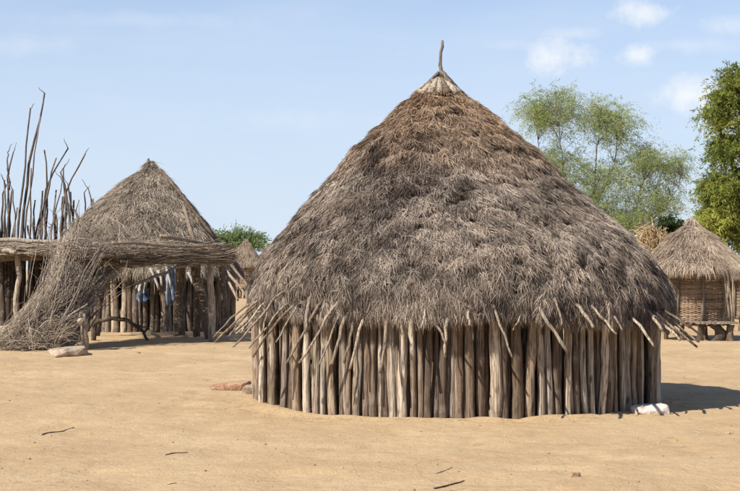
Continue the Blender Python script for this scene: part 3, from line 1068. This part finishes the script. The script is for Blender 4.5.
def shed_brush(n, r):
    px = r.uniform(-42, 62, n)
    Y = r.uniform(42.0, 46.5, n)
    P0 = np.stack([(px - 370) / F * Y, Y, 2.02 + .26 * r.random(n)], 1)
    L = r.uniform(.5, 1.8, n)
    ang = r.normal(0, .4, n)
    P1 = P0 + np.stack([L * np.cos(ang), L * np.sin(ang), r.normal(0, .03, n) * L], 1)
    P1[:, 1] = np.clip(P1[:, 1], 41.8, 46.6)
    return P0, P1, r.normal(0, .04, (n, 3)), r.uniform(.006, .014, n), twig_cols(n, r, (.18, .14, .105), (.54, .45, .35))


stick_mass('roof_brush', shed_brush, 3000, 73, M_TWIG, sd0, shed)

# ================================================================== TALL BRANCH FENCE behind
fn0 = Vector((P(40, 330, 48).x, 48.0, 0))
fence = thing('branch_fence', 'fence of tall crooked bare branches rising far above the shed roof', 'fence', fn0)
rf = random.Random(81)
poles = [[(8, 330), (9, 230), (8, 185), (8, 172), (13, 152)], [(9, 190), (8, 168), (7, 152)], [(15, 330), (17, 240), (22, 190), (26, 140), (30, 108)], [(20, 330), (22, 235), (27, 180), (33, 140), (38, 122), (41, 112), (44, 93)],
         [(25, 330), (25, 230), (30, 190), (36, 140), (40, 116)], [(29, 330), (31, 220), (31, 190), (31, 168)], [(45, 330), (46, 230), (47, 190), (46, 165), (44, 150)],
         [(38, 330), (41, 225), (46, 190), (55, 166), (68, 148)], [(43, 330), (45, 215), (50, 178), (56, 158)], [(50, 330), (52, 220), (58, 200), (62, 180)],
         [(60, 330), (61, 230), (66, 190), (72, 175), (85, 154)], [(64, 330), (66, 215), (64, 180), (63, 168)], [(69, 330), (70, 215), (67, 188), (60, 172)], [(72, 330), (74, 225), (70, 200), (68, 186)],
         [(85, 330), (86, 215), (85, 200), (84, 192)], [(90, 330), (91, 215), (90, 195), (88, 188)], [(3, 330), (3, 240), (5, 205), (4, 180)], [(0, 330), (1, 220), (3, 195), (6, 185)],
         [(12, 330), (13, 240), (15, 215), (13, 190)], [(33, 330), (34, 240), (33, 215), (35, 200)], [(-6, 330), (-5, 230), (-3, 190), (-6, 160)], [(-14, 330), (-14, 230), (-12, 180), (-8, 140)], [(55, 330), (56, 235), (53, 210), (56, 190)], [(78, 330), (78, 230), (76, 212), (79, 200)]]
for k in range(30):
    x = rf.uniform(-30, 94)
    poles.append([(x, 330), (x + rf.uniform(-2, 2), 240), (x + rf.uniform(-4, 5), 240 - rf.uniform(8, 50))])
for k, pl in enumerate(poles):
    Y = 48 + rf.uniform(-.5, .5)
    pts = [P(x, y, Y + .1 * i * rf.uniform(-1, 1)) for i, (x, y) in enumerate(pl)]
    if pl[0][1] == 330:
        pts[0].z = -.1
    big = k < 24
    r0 = rf.uniform(.04, .068) if pl[0][1] == 330 else .04
    o = stick('fence_pole', fence, pts, r0, rf.uniform(.014, .024) if big else .025, M_DARK if rf.random() < .6 else M_GREY, fn0, 6, .032, rf, 12)
    if big and rf.random() < .75:
        m_ = pts[-1] + (pts[-2] - pts[-1]).normalized() * .02
        sd = rf.choice((-1, 1))
        stick('side_twig', o, [m_, m_ + Vector((sd * rf.uniform(.08, .22), 0, rf.uniform(.12, .35)))], .014, .007, M_DARK, fn0, 5, .02, rf, 4)


# ================================================================== GRANARIES
def wicker_mesh(R0, R1, z0, z1, nst, nrow, seed, mat):
    """basket wall: withies weaving in and out of upright stakes"""
    r = np.random.default_rng(seed)
    V, Q, C = [], [], []
    cnt = 0
    seg, sides = nst * 4, 5
    dz = (z1 - z0) / nrow
    for i in range(nrow):
        z = z0 + dz * (i + .5)
        R = R0 + (R1 - R0) * (i + .5) / nrow
        a = np.linspace(0, 2 * PI, seg, endpoint=False)
        ph = (i % 2) * PI
        rad = R + .012 * np.cos(nst * a + ph) + r.normal(0, .003, seg)
        zc = z + r.normal(0, dz * .10, seg) + dz * .25 * np.sin(2 * a + r.uniform(0, 6))
        tone = np.clip(.5 + r.normal(0, .22) + r.normal(0, .10, seg), 0, 1)
        for k in range(sides):
            b = 2 * PI * k / sides
            V.append(np.stack([(rad + dz * .42 * math.cos(b)) * np.sin(a), -(rad + dz * .42 * math.cos(b)) * np.cos(a), zc + dz * .52 * math.sin(b)], 1))
            C.append(lerpc((.16, .105, .068), (.43, .31, .21), tone))
        j = np.arange(seg)
        for k in range(sides):
            A = cnt + k * seg + j
            B = cnt + ((k + 1) % sides) * seg + j
            A2 = cnt + k * seg + (j + 1) % seg
            B2 = cnt + ((k + 1) % sides) * seg + (j + 1) % seg
            Q.append(np.stack([A, A2, B2, B], 1))
        cnt += seg * sides
    return np_mesh('woven_wall', np.concatenate(V), np.concatenate(Q).ravel(), np.full(sum(len(q) for q in Q), 4), mat, np.concatenate(C), smooth=True)


def granary_colour(p, tone, r):
    patch = fbm(p * 3.0 + 9, 3, .6)
    return lerpc((.15, .108, .076), (.60, .48, .36), np.clip(tone * .8 + (patch - .42) * .8, 0, 1))


def granary(loc, label, group, R, zfloor, zeave, ztop, Rroof, seed, detail=1.0, platform=True):
    g = thing('granary', label, 'granary', loc, group)
    q = random.Random(seed)
    hgt = ztop - zeave
    prof = [(ztop, .07, 0, 0), (ztop - hgt * .07, .12, 0, 0), (ztop - hgt * .15, .14, 0, 0), (ztop - hgt * .19, .20, 0, 0), (ztop - hgt * .30, Rroof * .32, 0, 0), (ztop - hgt * .55, Rroof * .56, 0, 0), (ztop - hgt * .8, Rroof * .80, 0, 0), (zeave, Rroof, 0, 0)]
    t = link('thatch', thatch_mesh('thatch', prof, seed, int(4200 * detail), 8, .30, .011, granary_colour, clump=.025, courses=3, beta=.22, lift=.10, hang=.8), g)
    tag(t, kind='stuff')
    # straw ring tied round the peak
    mb = MB()
    mb.tube([(.165 * math.sin(k * PI / 6), -.165 * math.cos(k * PI / 6), ztop - hgt * .17) for k in range(13)], .028, 5, cap=False)
    link('roof_tie', mb.mesh('roof_tie', M_STICK), g)
    w = link('woven_wall', wicker_mesh(R, R * .96, zfloor, zeave + .16, 30, max(10, int((zeave - zfloor) / (.021 if detail >= 1 else .05))), seed, M_TWIG), g)
    tag(w, kind='stuff')
    fl = MB()
    for k in range(9):
        x = -R * .95 + 2 * R * .95 * k / 8
        yy = math.sqrt(max(.02, (R * 1.08) ** 2 - x * x))
        fl.v, fl.f = [], []
        fl.tube([(x, -yy, zfloor - .035), (x, yy, zfloor - .035)], .05, 6, jit=.1)
        link('floor_pole', fl.mesh('floor_pole', M_DARK), g)
    for k in range(8):
        a = 2 * PI * (k + .3) / 8
        o = link('stilt', POSTS_DARK[q.randrange(8)], g, (R * .82 * math.sin(a), -R * .82 * math.cos(a), -.1), (0, 0, q.uniform(0, 6)), (.055, .055, zfloor + .06))
    for k in range(9):
        a = 2 * PI * (k + .12) / 9
        s = MB().tube([((R + .05) * math.sin(a), -(R + .05) * math.cos(a), zfloor - .05), ((R + .06) * math.sin(a + q.uniform(-.06, .06)), -(R + .06) * math.cos(a), (zfloor + zeave) / 2), ((R + .05) * math.sin(a), -(R + .05) * math.cos(a), zeave + .10)], [.035, .03, .028], 6, jit=.12, rnd=q)
        link('stake', s.mesh('stake', M_STICK if k % 2 else M_GREY), g)
    for k in range(int(46 * min(1, detail))):
        a = 2 * PI * k / (46 * min(1, detail)) + q.uniform(-.05, .05)
        r0, r1 = Rroof * .86, Rroof * q.uniform(.98, 1.07)
        s = MB().tube([(r0 * math.sin(a), -r0 * math.cos(a), zeave + .10), (r1 * math.sin(a + .04), -r1 * math.cos(a + .04), zeave - q.uniform(.03, .10))], [.022, .016], 5)
        link('rafter', s.mesh('rafter', M_STICK), g)
    return g


GY = 37.2
gloc = Vector(((692 - 370) / F * GY, GY, 0))
gran = granary(gloc, 'small wicker granary on stilts with a pale tufted thatched cap beyond the big hut', 'thatched village buildings',   .80, .40, 1.64, 2.80, 1.28, 301)
granary(Vector(((764 - 370) / F * 42.0, 42.0, 0)), 'wicker granary standing just behind the stilted granary with the plank ledge', 'thatched village buildings', .80, .40, 1.55, 2.6, 1.0, 302)
granary(Vector(((246 - 370) / F * 90, 90, 0)), 'tiny far granary with a pointed pale thatch in the gap beside the smaller hut', 'thatched village buildings', .62, .55, 1.95, 3.35, .95, 303, .5)
granary(Vector(((268 - 370) / F * 104, 104, 0)), 'far thatched granary half hidden behind the big roof beyond the gap', 'thatched village buildings', .7, .5, 1.9, 3.2, 1.0, 304, .5)

# plank ledge beside the granary
ld = thing('plank_ledge', 'low plank ledge on thick stumps in front of the stilted granary', 'bench', P(716, 340, 36.0) * 1.0)
ld.location = Vector((P(716, 338, 36.1).x, 36.1, 0))
lo = ld.location.copy()
q = random.Random(91)
for k in range(3):
    a, b = P(696, 323, 36.1), P(736, 322.5, 36.1)
    mb = MB().box(((a + b) / 2 - lo) + Vector((0, -.13 + .13 * k, .004 * k)), ((b - a).length / 2, .058, .022))
    link('plank', mb.mesh('plank', M_STICK, False), ld)
for px, w, zz_ in [(716, .17, .38), (731, .085, .38), (700, .07, .38)]:
    link('leg', POSTS_DARK[q.randrange(8)], ld, (P(px, 330, 36.1).x - lo.x, 0, -.08), (0, 0, q.uniform(0, 6)), (w, .08, zz_ + .06))
# leaning poles by the ledge
lp = thing('leaning_poles', 'pair of crossed slim poles leaning from the ledge to the granary eave', 'pole', Vector((P(728, 322, 36.1).x, 36.1, .42)))
for (a, b) in [((730, 321), (724, 274)), ((733, 321), (727, 272))]:
    stick('pole', lp, [P(a[0], a[1], 36.1), P(b[0], b[1], 36.0)], .028, .022, M_STICK, lp.location.copy(), 6, .012, q, 5)

# stack of dry stalks and the dark bush beside it
def stalks(n, r):
    px = r.normal(652, 5.0, n)
    Y = 47 + r.normal(0, .5, n)
    b = np.stack([(px - 370) / F * Y, Y, 0 * px + .02], 1)
    tx = px + r.normal(0, 3, n)
    t = np.stack([(tx - 370) / F * Y, Y + r.normal(0, .3, n), 1.6 + (270 - r.uniform(228, 250, n)) / F * Y], 1)
    return b, t, r.normal(0, .08, (n, 3)), r.uniform(.014, .03, n), lerpc((.25, .16, .075), (.52, .38, .20), r.random(n))


ss0 = Vector((P(654, 330, 47).x, 47, 0))
ss = thing('stalk_stack', 'yellowish stack of dry cut stalks standing behind the granary', 'stalks', ss0)
stick_mass('stalks', stalks, 420, 93, M_TWIG, ss0, ss)


def stalk_leaves(n, r):
    px = r.normal(652, 5.5, n)
    Y = 46.9 + r.normal(0, .6, n)
    b = np.stack([(px - 370) / F * Y, Y, 1.6 + (270 - r.uniform(227, 300, n)) / F * Y], 1)
    t = b + r.normal(0, .16, (n, 3)) + np.array([0, 0, -.1])
    return b, t, r.normal(0, .08, (n, 3)), r.uniform(.015, .035, n), lerpc((.22, .15, .08), (.46, .34, .20), r.random(n))


stick_mass('stalk_leaves', stalk_leaves, 1100, 94, M_TWIG, ss0, ss)


# ================================================================== TREES
def leaves_mesh(name, centres, dirs, size, cols, seed, droop=.3, aspect=.34, mat=None):
    r = np.random.default_rng(seed)
    n = len(centres)
    d = dirs / np.maximum(np.linalg.norm(dirs, axis=1), 1e-6)[:, None]
    d[:, 2] -= droop
    d /= np.linalg.norm(d, axis=1)[:, None]
    rv = r.normal(0, 1, (n, 3))
    w = np.cross(d, rv)
    w /= np.linalg.norm(w, axis=1)[:, None]
    L = (size * r.uniform(.6, 1.4, n))[:, None]
    V = np.stack([centres, centres + d * L * .5 + w * L * aspect * .5, centres + d * L, centres + d * L * .5 - w * L * aspect * .5], 1).reshape(-1, 3)
    k = np.arange(n) * 4
    q = np.stack([k, k + 1, k + 2, k + 3], 1)
    return np_mesh(name, V, q.ravel(), np.full(n, 4), mat or M_LEAF, np.repeat(cols, 4, axis=0))


def tree(name, label, group, base, stems, blobs, n_clusters, sprays, leaflets, spray_len, leaf_size, lo, hi, seed, depth, droop, Y, trunk_r=.16, twist=.25, aspect=.34, bark=None):
    """stems: list of pixel polylines at distance Y; blobs: crown lobes (px, py, rx, ry, weight)"""
    r = np.random.default_rng(seed)
    rp_ = random.Random(seed)
    t = thing(name, label, 'tree', base, group)
    B = Vector(base)
    mb = MB()
    nodes = []
    for si, st in enumerate(stems):
        off = 0 if si == 0 else rp_.uniform(-1, 1) * depth * .5
        pts = []
        for i, (x, y) in enumerate(st):
            f = i / max(1, len(st) - 1)
            pts.append(P(x, y, Y + off * f) + Vector((rp_.uniform(-.1, .1), 0, rp_.uniform(-.05, .05))))
        pts[0] = Vector((pts[0].x, Y, -.15)) if st[0][1] > 290 else pts[0]
        fine = []
        for a, b in zip(pts, pts[1:]):
            for u in (0, .33, .67):
                fine.append(a.lerp(b, u) + Vector((rp_.uniform(-.05, .05), rp_.uniform(-.05, .05), 0)))
        fine.append(pts[-1])
        m = len(fine)
        r0 = trunk_r if si == 0 else trunk_r * .62
        rads = [r0 * (1 - .8 * i / (m - 1)) for i in range(m)]
        mb.tube([p - B for p in fine], rads, 7, jit=.1, rnd=rp_)
        for i in range(m):
            if fine[i].z > B.z + 1.2:
                nodes.append((fine[i], rads[i]))
    W = np.array([b[4] for b in blobs], float)
    W /= W.sum()
    cs = []
    for k in range(n_clusters):
        bx, by, rx, ry, _ = blobs[r.choice(len(blobs), p=W)]
        while True:
            u = r.uniform(-1, 1, 3)
            if (u * u).sum() <= 1:
                break
        u *= .55 + .45 * r.random()
        cs.append(P(bx + u[0] * rx, by + u[1] * ry, Y + u[2] * depth * (rx / 40.0)))
    LC, LD, LT = [], [], []
    for c in cs:
        best = min(nodes, key=lambda nd: (nd[0] - c).length * rp_.uniform(.6, 1.6) + max(0, nd[0].z - c.z + .3) * 2)
        p0, r0 = best
        mid = p0.lerp(c, .5) + Vector((rp_.uniform(-.15, .15), rp_.uniform(-.15, .15), rp_.uniform(0, .25)))
        mb.tube([p0 - B, p0.lerp(mid, .5) - B, mid - B, mid.lerp(c, .6) - B, c - B], [min(r0 * .3, .012), .009, .007, .005, .003], 4, cap=False)
        ctone = r.random() ** 1.2
        for s in range(sprays):
            dv = r.normal(0, 1, 3)
            dv[2] = dv[2] * .6 + .15
            dv /= np.linalg.norm(dv)
            L = spray_len * r.uniform(.5, 1.25)
            start = np.array(c) + r.normal(0, .16, 3) * spray_len
            tt = np.sort(r.random(leaflets))
            pos = start[None, :] + dv[None, :] * (L * tt)[:, None]
            pos[:, 2] -= droop * L * tt ** 2
            pos += r.normal(0, .03, pos.shape) * spray_len
            LC.append(pos)
            ld_ = dv[None, :] * .7 + r.normal(0, .6, pos.shape)
            ld_[:, 2] -= droop * tt
            LD.append(ld_)
            LT.append(np.clip(.62 * ctone + .2 * r.random() + .25 * r.random(leaflets), 0, 1))
    LC, LD, LT = np.concatenate(LC), np.concatenate(LD), np.concatenate(LT)
    link('trunk', mb.mesh('trunk', bark or M_GREY), t)
    cols = lerpc(lo, hi, LT)
    link('crown', leaves_mesh('crown', LC - np.array(B)[None, :], LD, leaf_size, cols, seed, droop * .5, aspect), t)
    return t


TY = 62.0
tree('acacia_tree', 'airy feathery green acacia with thin stems rising behind the big thatched roof', 'trees around the village', (P(600, 300, TY).x, TY, 0),
     [[(600, 312), (597, 250), (592, 200), (594, 160), (600, 115)], [(585, 290), (572, 230), (562, 180), (560, 140), (556, 100)], [(615, 290), (622, 240), (636, 205), (645, 180), (652, 150)],
      [(600, 260), (640, 230), (668, 205), (682, 180)], [(570, 230), (550, 190), (542, 150), (536, 118)], [(596, 200), (615, 165), (622, 130)]],
     [(558, 112, 34, 33, 1.35), (534, 112, 15, 16, .4), (600, 119, 26, 30, 1.0), (622, 124, 22, 24, .6), (645, 160, 28, 24, 1.0), (672, 166, 22, 15, .5), (655, 197, 30, 24, 1.0), (605, 185, 42, 32, 1.6), (560, 165, 32, 28, 1.0),
      (630, 222, 46, 18, 1.2), (590, 215, 40, 20, .9)],
     640, 9, 28, .85, .064, (.15, .20, .07), (.48, .52, .21), 401, 1.9, .5, TY, .055, aspect=.28)
tree('leafy_tree', 'dense bright yellow-green tree with drooping leaf tufts behind the granary', 'trees around the village', (P(752, 300, 52).x, 52, 0),
     [[(752, 315), (750, 260), (746, 200), (742, 150), (738, 95)], [(750, 270), (728, 230), (716, 200), (712, 180)], [(748, 230), (775, 180), (785, 140)], [(745, 190), (728, 150), (718, 110)], [(750, 260), (790, 230), (800, 200)]],
     [(734, 86, 22, 24, 1.3), (719, 112, 17, 24, .9), (728, 150, 20, 18, .9), (722, 195, 22, 20, 1.3), (738, 180, 28, 22, 1.2), (716, 222, 22, 20, 1.3), (735, 215, 26, 26, 1.3), (760, 120, 25, 40, 1.4), (775, 180, 36, 40, 1.6), (752, 232, 30, 18, .9)],
     130, 36, 24, .60, .12, (.062, .11, .026), (.54, .54, .12), 402, 1.5, .42, 52.0, .2, aspect=.24)
tree('far_tree', 'spreading green tree far behind in the gap beside the smaller hut', 'trees around the village', (P(236, 300, 125).x, 125, 0),
     [[(236, 290), (236, 262), (232, 250), (226, 240)], [(236, 264), (245, 248), (255, 240)]],
     [(222, 240, 12, 7, 1), (240, 238, 16, 6, 1.4), (255, 241, 11, 7, 1), (238, 247, 24, 5, 1)],
     80, 9, 18, 1.0, .16, (.13, .19, .075), (.30, .38, .16), 403, 2.4, .2, 125.0, .16, aspect=.4)
tree('round_bush', 'dark green rounded bush showing between dry stalks and the granary cap', 'trees around the village', (P(668, 300, 56).x, 56, 0),
     [[(668, 312), (668, 270), (667, 240)], [(668, 280), (655, 250)]],
     [(669, 232, 13, 11, 1.8), (656, 244, 14, 12, 1), (672, 256, 22, 16, 1)],
     70, 9, 20, .5, .12, (.030, .048, .016), (.085, .115, .035), 404, 1.2, .2, 56.0, .08, aspect=.4)

# ================================================================== STONES, LOGS AND LITTER
def stone(name, label, cat, loc, dims, seed, mat, group=None, rot=0.0, flat=.35, tilt=0.0):
    import bmesh
    r = np.random.default_rng(seed)
    bm = bmesh.new()
    for _ in range(26):
        u = r.normal(0, 1, 3)
        u /= np.linalg.norm(u)
        u = np.sign(u) * np.abs(u) ** .6 * r.uniform(.82, 1.05)
        u[2] = min(u[2], flat + .45 + .25 * u[0])
        bm.verts.new(tuple(u * np.array(dims) / 2 * 1.05))
    bmesh.ops.convex_hull(bm, input=bm.verts)
    loose = [v for v in bm.verts if not v.link_faces]
    bmesh.ops.delete(bm, geom=loose, context='VERTS')
    bmesh.ops.bevel(bm, geom=list(bm.edges), offset=min(dims) * .05, segments=1, affect='EDGES')
    bmesh.ops.subdivide_edges(bm, edges=list(bm.edges), cuts=1, use_grid_fill=True)
    for v in bm.verts:
        c_ = np.array([tuple(v.co)]) * 9 / max(dims) + seed
        v.co *= 1 + .10 * (float(fbm(c_, 3)[0]) - .5)
    me = bpy.data.meshes.new(name)
    bm.to_mesh(me)
    bm.free()
    me.materials.append(mat)
    o = link(name, me, None, loc, (0, -tilt, rot))
    return tag(o, label, cat, group)


M_WHITE = stone_mat('white_quartz_stone', (.34, .25, .20), (.58, .49, .43), (.68, .62, .56))
M_RED = stone_mat('reddish_stone', (.24, .135, .085), (.36, .215, .14), (.44, .29, .20))
M_TAN = stone_mat('tan_stone', (.20, .145, .10), (.36, .28, .20), (.45, .365, .265))


def on_ground(px, py, dz):
    g = G(px, py)
    return (g.x, g.y, gz(g.x, g.y) + dz)


stone('white_stone', 'flattish whitish stone lying against the shaded right foot of the hut wall', 'stone', on_ground(650, 413, .035), (.46, .30, .15), 31, M_WHITE, 'loose stones', .12)
stone('stone_slab', 'flat reddish stone slab beside the left foot of the hut wall', 'stone', on_ground(230, 388, .05), (.60, .34, .20), 2, M_RED, 'loose stones', -.1, .0, .05)
stone('stone', 'small pale tan stone between the reddish slab and the hut wall', 'stone', on_ground(249, 393.5, .05), (.21, .18, .17), 3, M_TAN, 'loose stones', .5)
stone('stone_slab', 'pointed tan stone slab at the foot of the brushwood heap', 'stone', on_ground(68, 355, .07), (.80, .62, .24), 47, M_TAN, 'loose stones', .5, .2, .05)
stone('stone', 'pale flat boulder before the dark shed', 'stone', on_ground(6, 332, .08), (.75, .5, .3), 5, M_TAN, 'loose stones', .1)
for i, (px, py, s) in enumerate([(158, 331.5, .22), (166, 332, .30), (150, 333, .16)]):
    stone('wall_stone', ['small round stone', 'largest stone', 'smallest stone'][i] + ' of the row lying by the post wall under the shade shelter', 'stone', on_ground(px, py, s * .2), (s, s * .8, s * .6), 10 + i, M_TAN, 'stones by the smaller hut')
stone('clod', 'dark fist-sized clod alone on the open sand before the big hut', 'stone', on_ground(575, 478.5, .012), (.085, .06, .05), 21, M_RED, 'loose stones', .4)
stone('clod', 'small brown lump on the sand before the arched fallen branch', 'stone', on_ground(138, 354, .01), (.09, .07, .06), 22, M_RED, 'loose stones')
stone('clod', 'small pale lump on the sand near the shadow of the big hut', 'stone', on_ground(727, 430.5, .01), (.06, .05, .04), 23, M_TAN, 'loose stones')

lg = G(120, 333)
log = thing('bent_branch', 'dark arched fallen branch lying under the shade shelter', 'branch', (lg.x, 36.3, 0))
rl = random.Random(95)
main = stick('limb', log, [P(92, 326, 36.3), P(97, 321, 36.3), P(112, 318, 36.3), P(128, 320, 36.3), P(137, 327, 36.3), P(145, 332, 36.1)], .06, .035, M_DARK, log.location.copy(), 7, .012, rl, 12)
stick('fork', log, [P(132, 323, 36.3), P(139, 325.5, 36.3), P(146, 327, 36.2)], .03, .02, M_DARK, log.location.copy(), 6, .01, rl, 5)
stick('prop', log, [P(95, 320, 36.3), Vector((P(94, 320, 36.3).x, 36.3, -.06))], .055, .06, M_DARK, log.location.copy(), 6, .01, rl, 4)
stick('foot', log, [P(143, 331, 36.1), Vector((P(148, 334, 36).x, 36.0, .0))], .035, .03, M_DARK, log.location.copy(), 6, .005, rl, 3)

for i, (pts, r_, lab) in enumerate([
        ([(43, 434), (52, 431), (61, 429), (74.5, 426)], .008, 'dark crooked twig lying alone on the open sand'),
        ([(166, 455), (176, 453), (188, 452)], .006, 'slender short brown twig on the sand before the reddish slab'),
        ([(434, 489), (448, 485.5), (464, 481)], .007, 'straight thin twig on the sand far out before the big hut'),
        ([(168, 484), (177, 483.5)], .004, 'tiny straw-like twig on bare foreground sand'),
        ([(436, 474), (447, 471), (452, 469)], .004, 'pale thin twig on the sand beside the straight thin twig')]):
    wp = []
    for (x, y) in pts:
        g = G(x, y)
        g.z = gz(g.x, g.y) + r_ * .9
        wp.append(g)
    c = sum(wp, Vector()) / len(wp)
    c.z -= r_
    o = stick('twig', None, wp, r_, r_ * .6, M_DARK if i != 4 else M_STICK, c, 6, .003, rl, 7)
    o.location = c
    tag(o, lab, 'twig', 'twigs on the sand')


# hanging cloths on the smaller hut
def cloth(label, cx, cy, w, h, Y, mat, seed, cat='cloth'):
    r = np.random.default_rng(seed)
    a = P(cx, cy, Y)
    nx_, nz_ = 14, 12
    V = []
    for side in (0, 1):
        for j in range(nz_):
            for i in range(nx_):
                u, v = i / (nx_ - 1) - .5, j / (nz_ - 1)
                pinch = .45 + .55 * v ** .6
                yy = .05 * math.sin(u * 15 + seed) * (.4 + v) + .03 * math.sin(u * 31 + 3 * v)
                V.append((u * w * pinch + .04 * math.sin(4 * v + seed), yy + .012 * side - .02 * v, -v * h * (1 + .12 * math.sin(5 * u + seed))))
    f = []
    m = nx_ * nz_
    for j in range(nz_ - 1):
        for i in range(nx_ - 1):
            k = j * nx_ + i
            f.append((k, k + 1, k + nx_ + 1, k + nx_))
            f.append((m + k, m + k + nx_, m + k + nx_ + 1, m + k + 1))
    for i in range(nx_ - 1):
        f.append((i + 1, i, m + i, m + i + 1))
        k = (nz_ - 1) * nx_ + i
        f.append((k, k + 1, m + k + 1, m + k))
    for j in range(nz_ - 1):
        k = j * nx_
        f.append((k, k + nx_, m + k + nx_, m + k))
        k += nx_ - 1
        f.append((k + nx_, k, m + k, m + k + nx_))
    me = bpy.data.meshes.new('hanging_cloth')
    me.from_pydata(V, [], f)
    me.materials.append(mat)
    me.polygons.foreach_set('use_smooth', [True] * len(f))
    o = link('hanging_cloth', me, None, a)
    return tag(o, label, cat, 'cloths hung on the smaller hut')


YC = 40.62
C_WHITE = cloth_mat('off_white_cloth', (.46, .44, .40), (.36, .335, .30))
C_BLUE = cloth_mat('faded_blue_cloth', (.14, .175, .24), (.27, .30, .345))
C_DBLUE = cloth_mat('dark_blue_cloth', (.05, .075, .13), (.16, .19, .24))
cloth('off-white cloth bundle hung on the post wall under the shade shelter', 143, 272, .30, .50, YC, C_WHITE, 1)
cloth('dark blue cloth hung below the off-white bundle', 144, 287, .36, .36, YC, C_DBLUE, 2)
cloth('long faded blue cloth hung on the post wall beside the white strips', 172, 266, .34, .92, YC - .05, C_BLUE, 3)
for i, (a, b, lab) in enumerate([((150, 268), (159, 290), 'white strip slanting down on the post wall beside the off-white bundle'), ((165, 262), (171, 288), 'white strip hanging across the long faded blue cloth'),
                                 ((188, 272), (193, 284), 'short white strip hung by the inner dark post of the shelter'), ((158, 270), (162, 286), 'short upright white strip between bundle and blue cloth')]):
    A, B = P(a[0], a[1], YC - .12), P(b[0], b[1], YC - .12)
    o = stick('cloth_strip', None, [A, A.lerp(B, .5) + Vector((.02, 0, 0)), B], .035, .03, C_WHITE, A, 6, .01, rl, 5)
    o.location = A
    tag(o, lab, 'cloth', 'cloths hung on the smaller hut')


# pebbles and straw bits nobody could count
def scatter_pebbles():
    r = np.random.default_rng(99)
    n = 1500
    Y = 9.5 + 34 * r.random(n) ** 1.7
    x = (r.random(n) - .5) * 2 * (Y * .245 + .4)
    ok = np.hypot(x - HX, Y - HY) > 2.6
    x, Y = x[ok], Y[ok]
    n = len(x)
    z = ground_height(x, Y)
    s = .005 + .012 * r.random(n) ** 3.5
    t = np.array([(1, 0, 0), (0, 1, 0), (-1, 0, 0), (0, -1, 0), (0, 0, .7), (0, 0, -.5)])
    V = (t[None] * s[:, None, None] * r.uniform(.6, 1.3, (n, 6, 3)))
    V = V + np.stack([x, Y, z + s * .2], 1)[:, None, :]
    fa = np.array([(0, 1, 4), (1, 2, 4), (2, 3, 4), (3, 0, 4), (1, 0, 5), (2, 1, 5), (3, 2, 5), (0, 3, 5)])
    F_ = (fa[None] + (np.arange(n) * 6)[:, None, None]).reshape(-1)
    cols = np.repeat(lerpc((.20, .13, .08), (.55, .43, .30), r.random(n)), 6, axis=0)
    o = link('pebbles', np_mesh('pebbles', V.reshape(-1, 3), F_, np.full(n * 8, 3), M_TWIG, cols))
    tag(o, 'tiny pebbles and crumbs scattered over the sand', 'pebbles', kind='stuff')


scatter_pebbles()


def litter(n, r):
    Y = 9.5 + 26 * r.random(n) ** 1.3
    x = (r.random(n) - .5) * 2 * (Y * .245 + .4)
    k = int(n * .4)
    a = r.uniform(-1.7, 1.7, k)
    R = 2.56 + np.abs(r.normal(0, .22, k))
    x[:k] = HX + R * np.sin(a)
    Y[:k] = HY - R * np.cos(a)
    ok = np.hypot(x - HX, Y - HY) > 2.53
    x, Y = x[ok], Y[ok]
    n = len(x)
    L = r.uniform(.02, .09, n)
    th = r.uniform(0, 2 * PI, n)
    x1, Y1 = x + L * np.cos(th), Y + L * np.sin(th)
    P0 = np.stack([x, Y, ground_height(x, Y) + .004], 1)
    P1 = np.stack([x1, Y1, ground_height(x1, Y1) + .006], 1)
    return P0, P1, np.abs(r.normal(0, .002, (n, 3))), r.uniform(.001, .0028, n), lerpc((.28, .19, .11), (.56, .43, .28), r.random(n))


lt = stick_mass('straw_litter', litter, 1000, 97, M_TWIG, Vector((0, 0, 0)))
tag(lt, 'scattered bits of straw lying on the sand', 'straw')
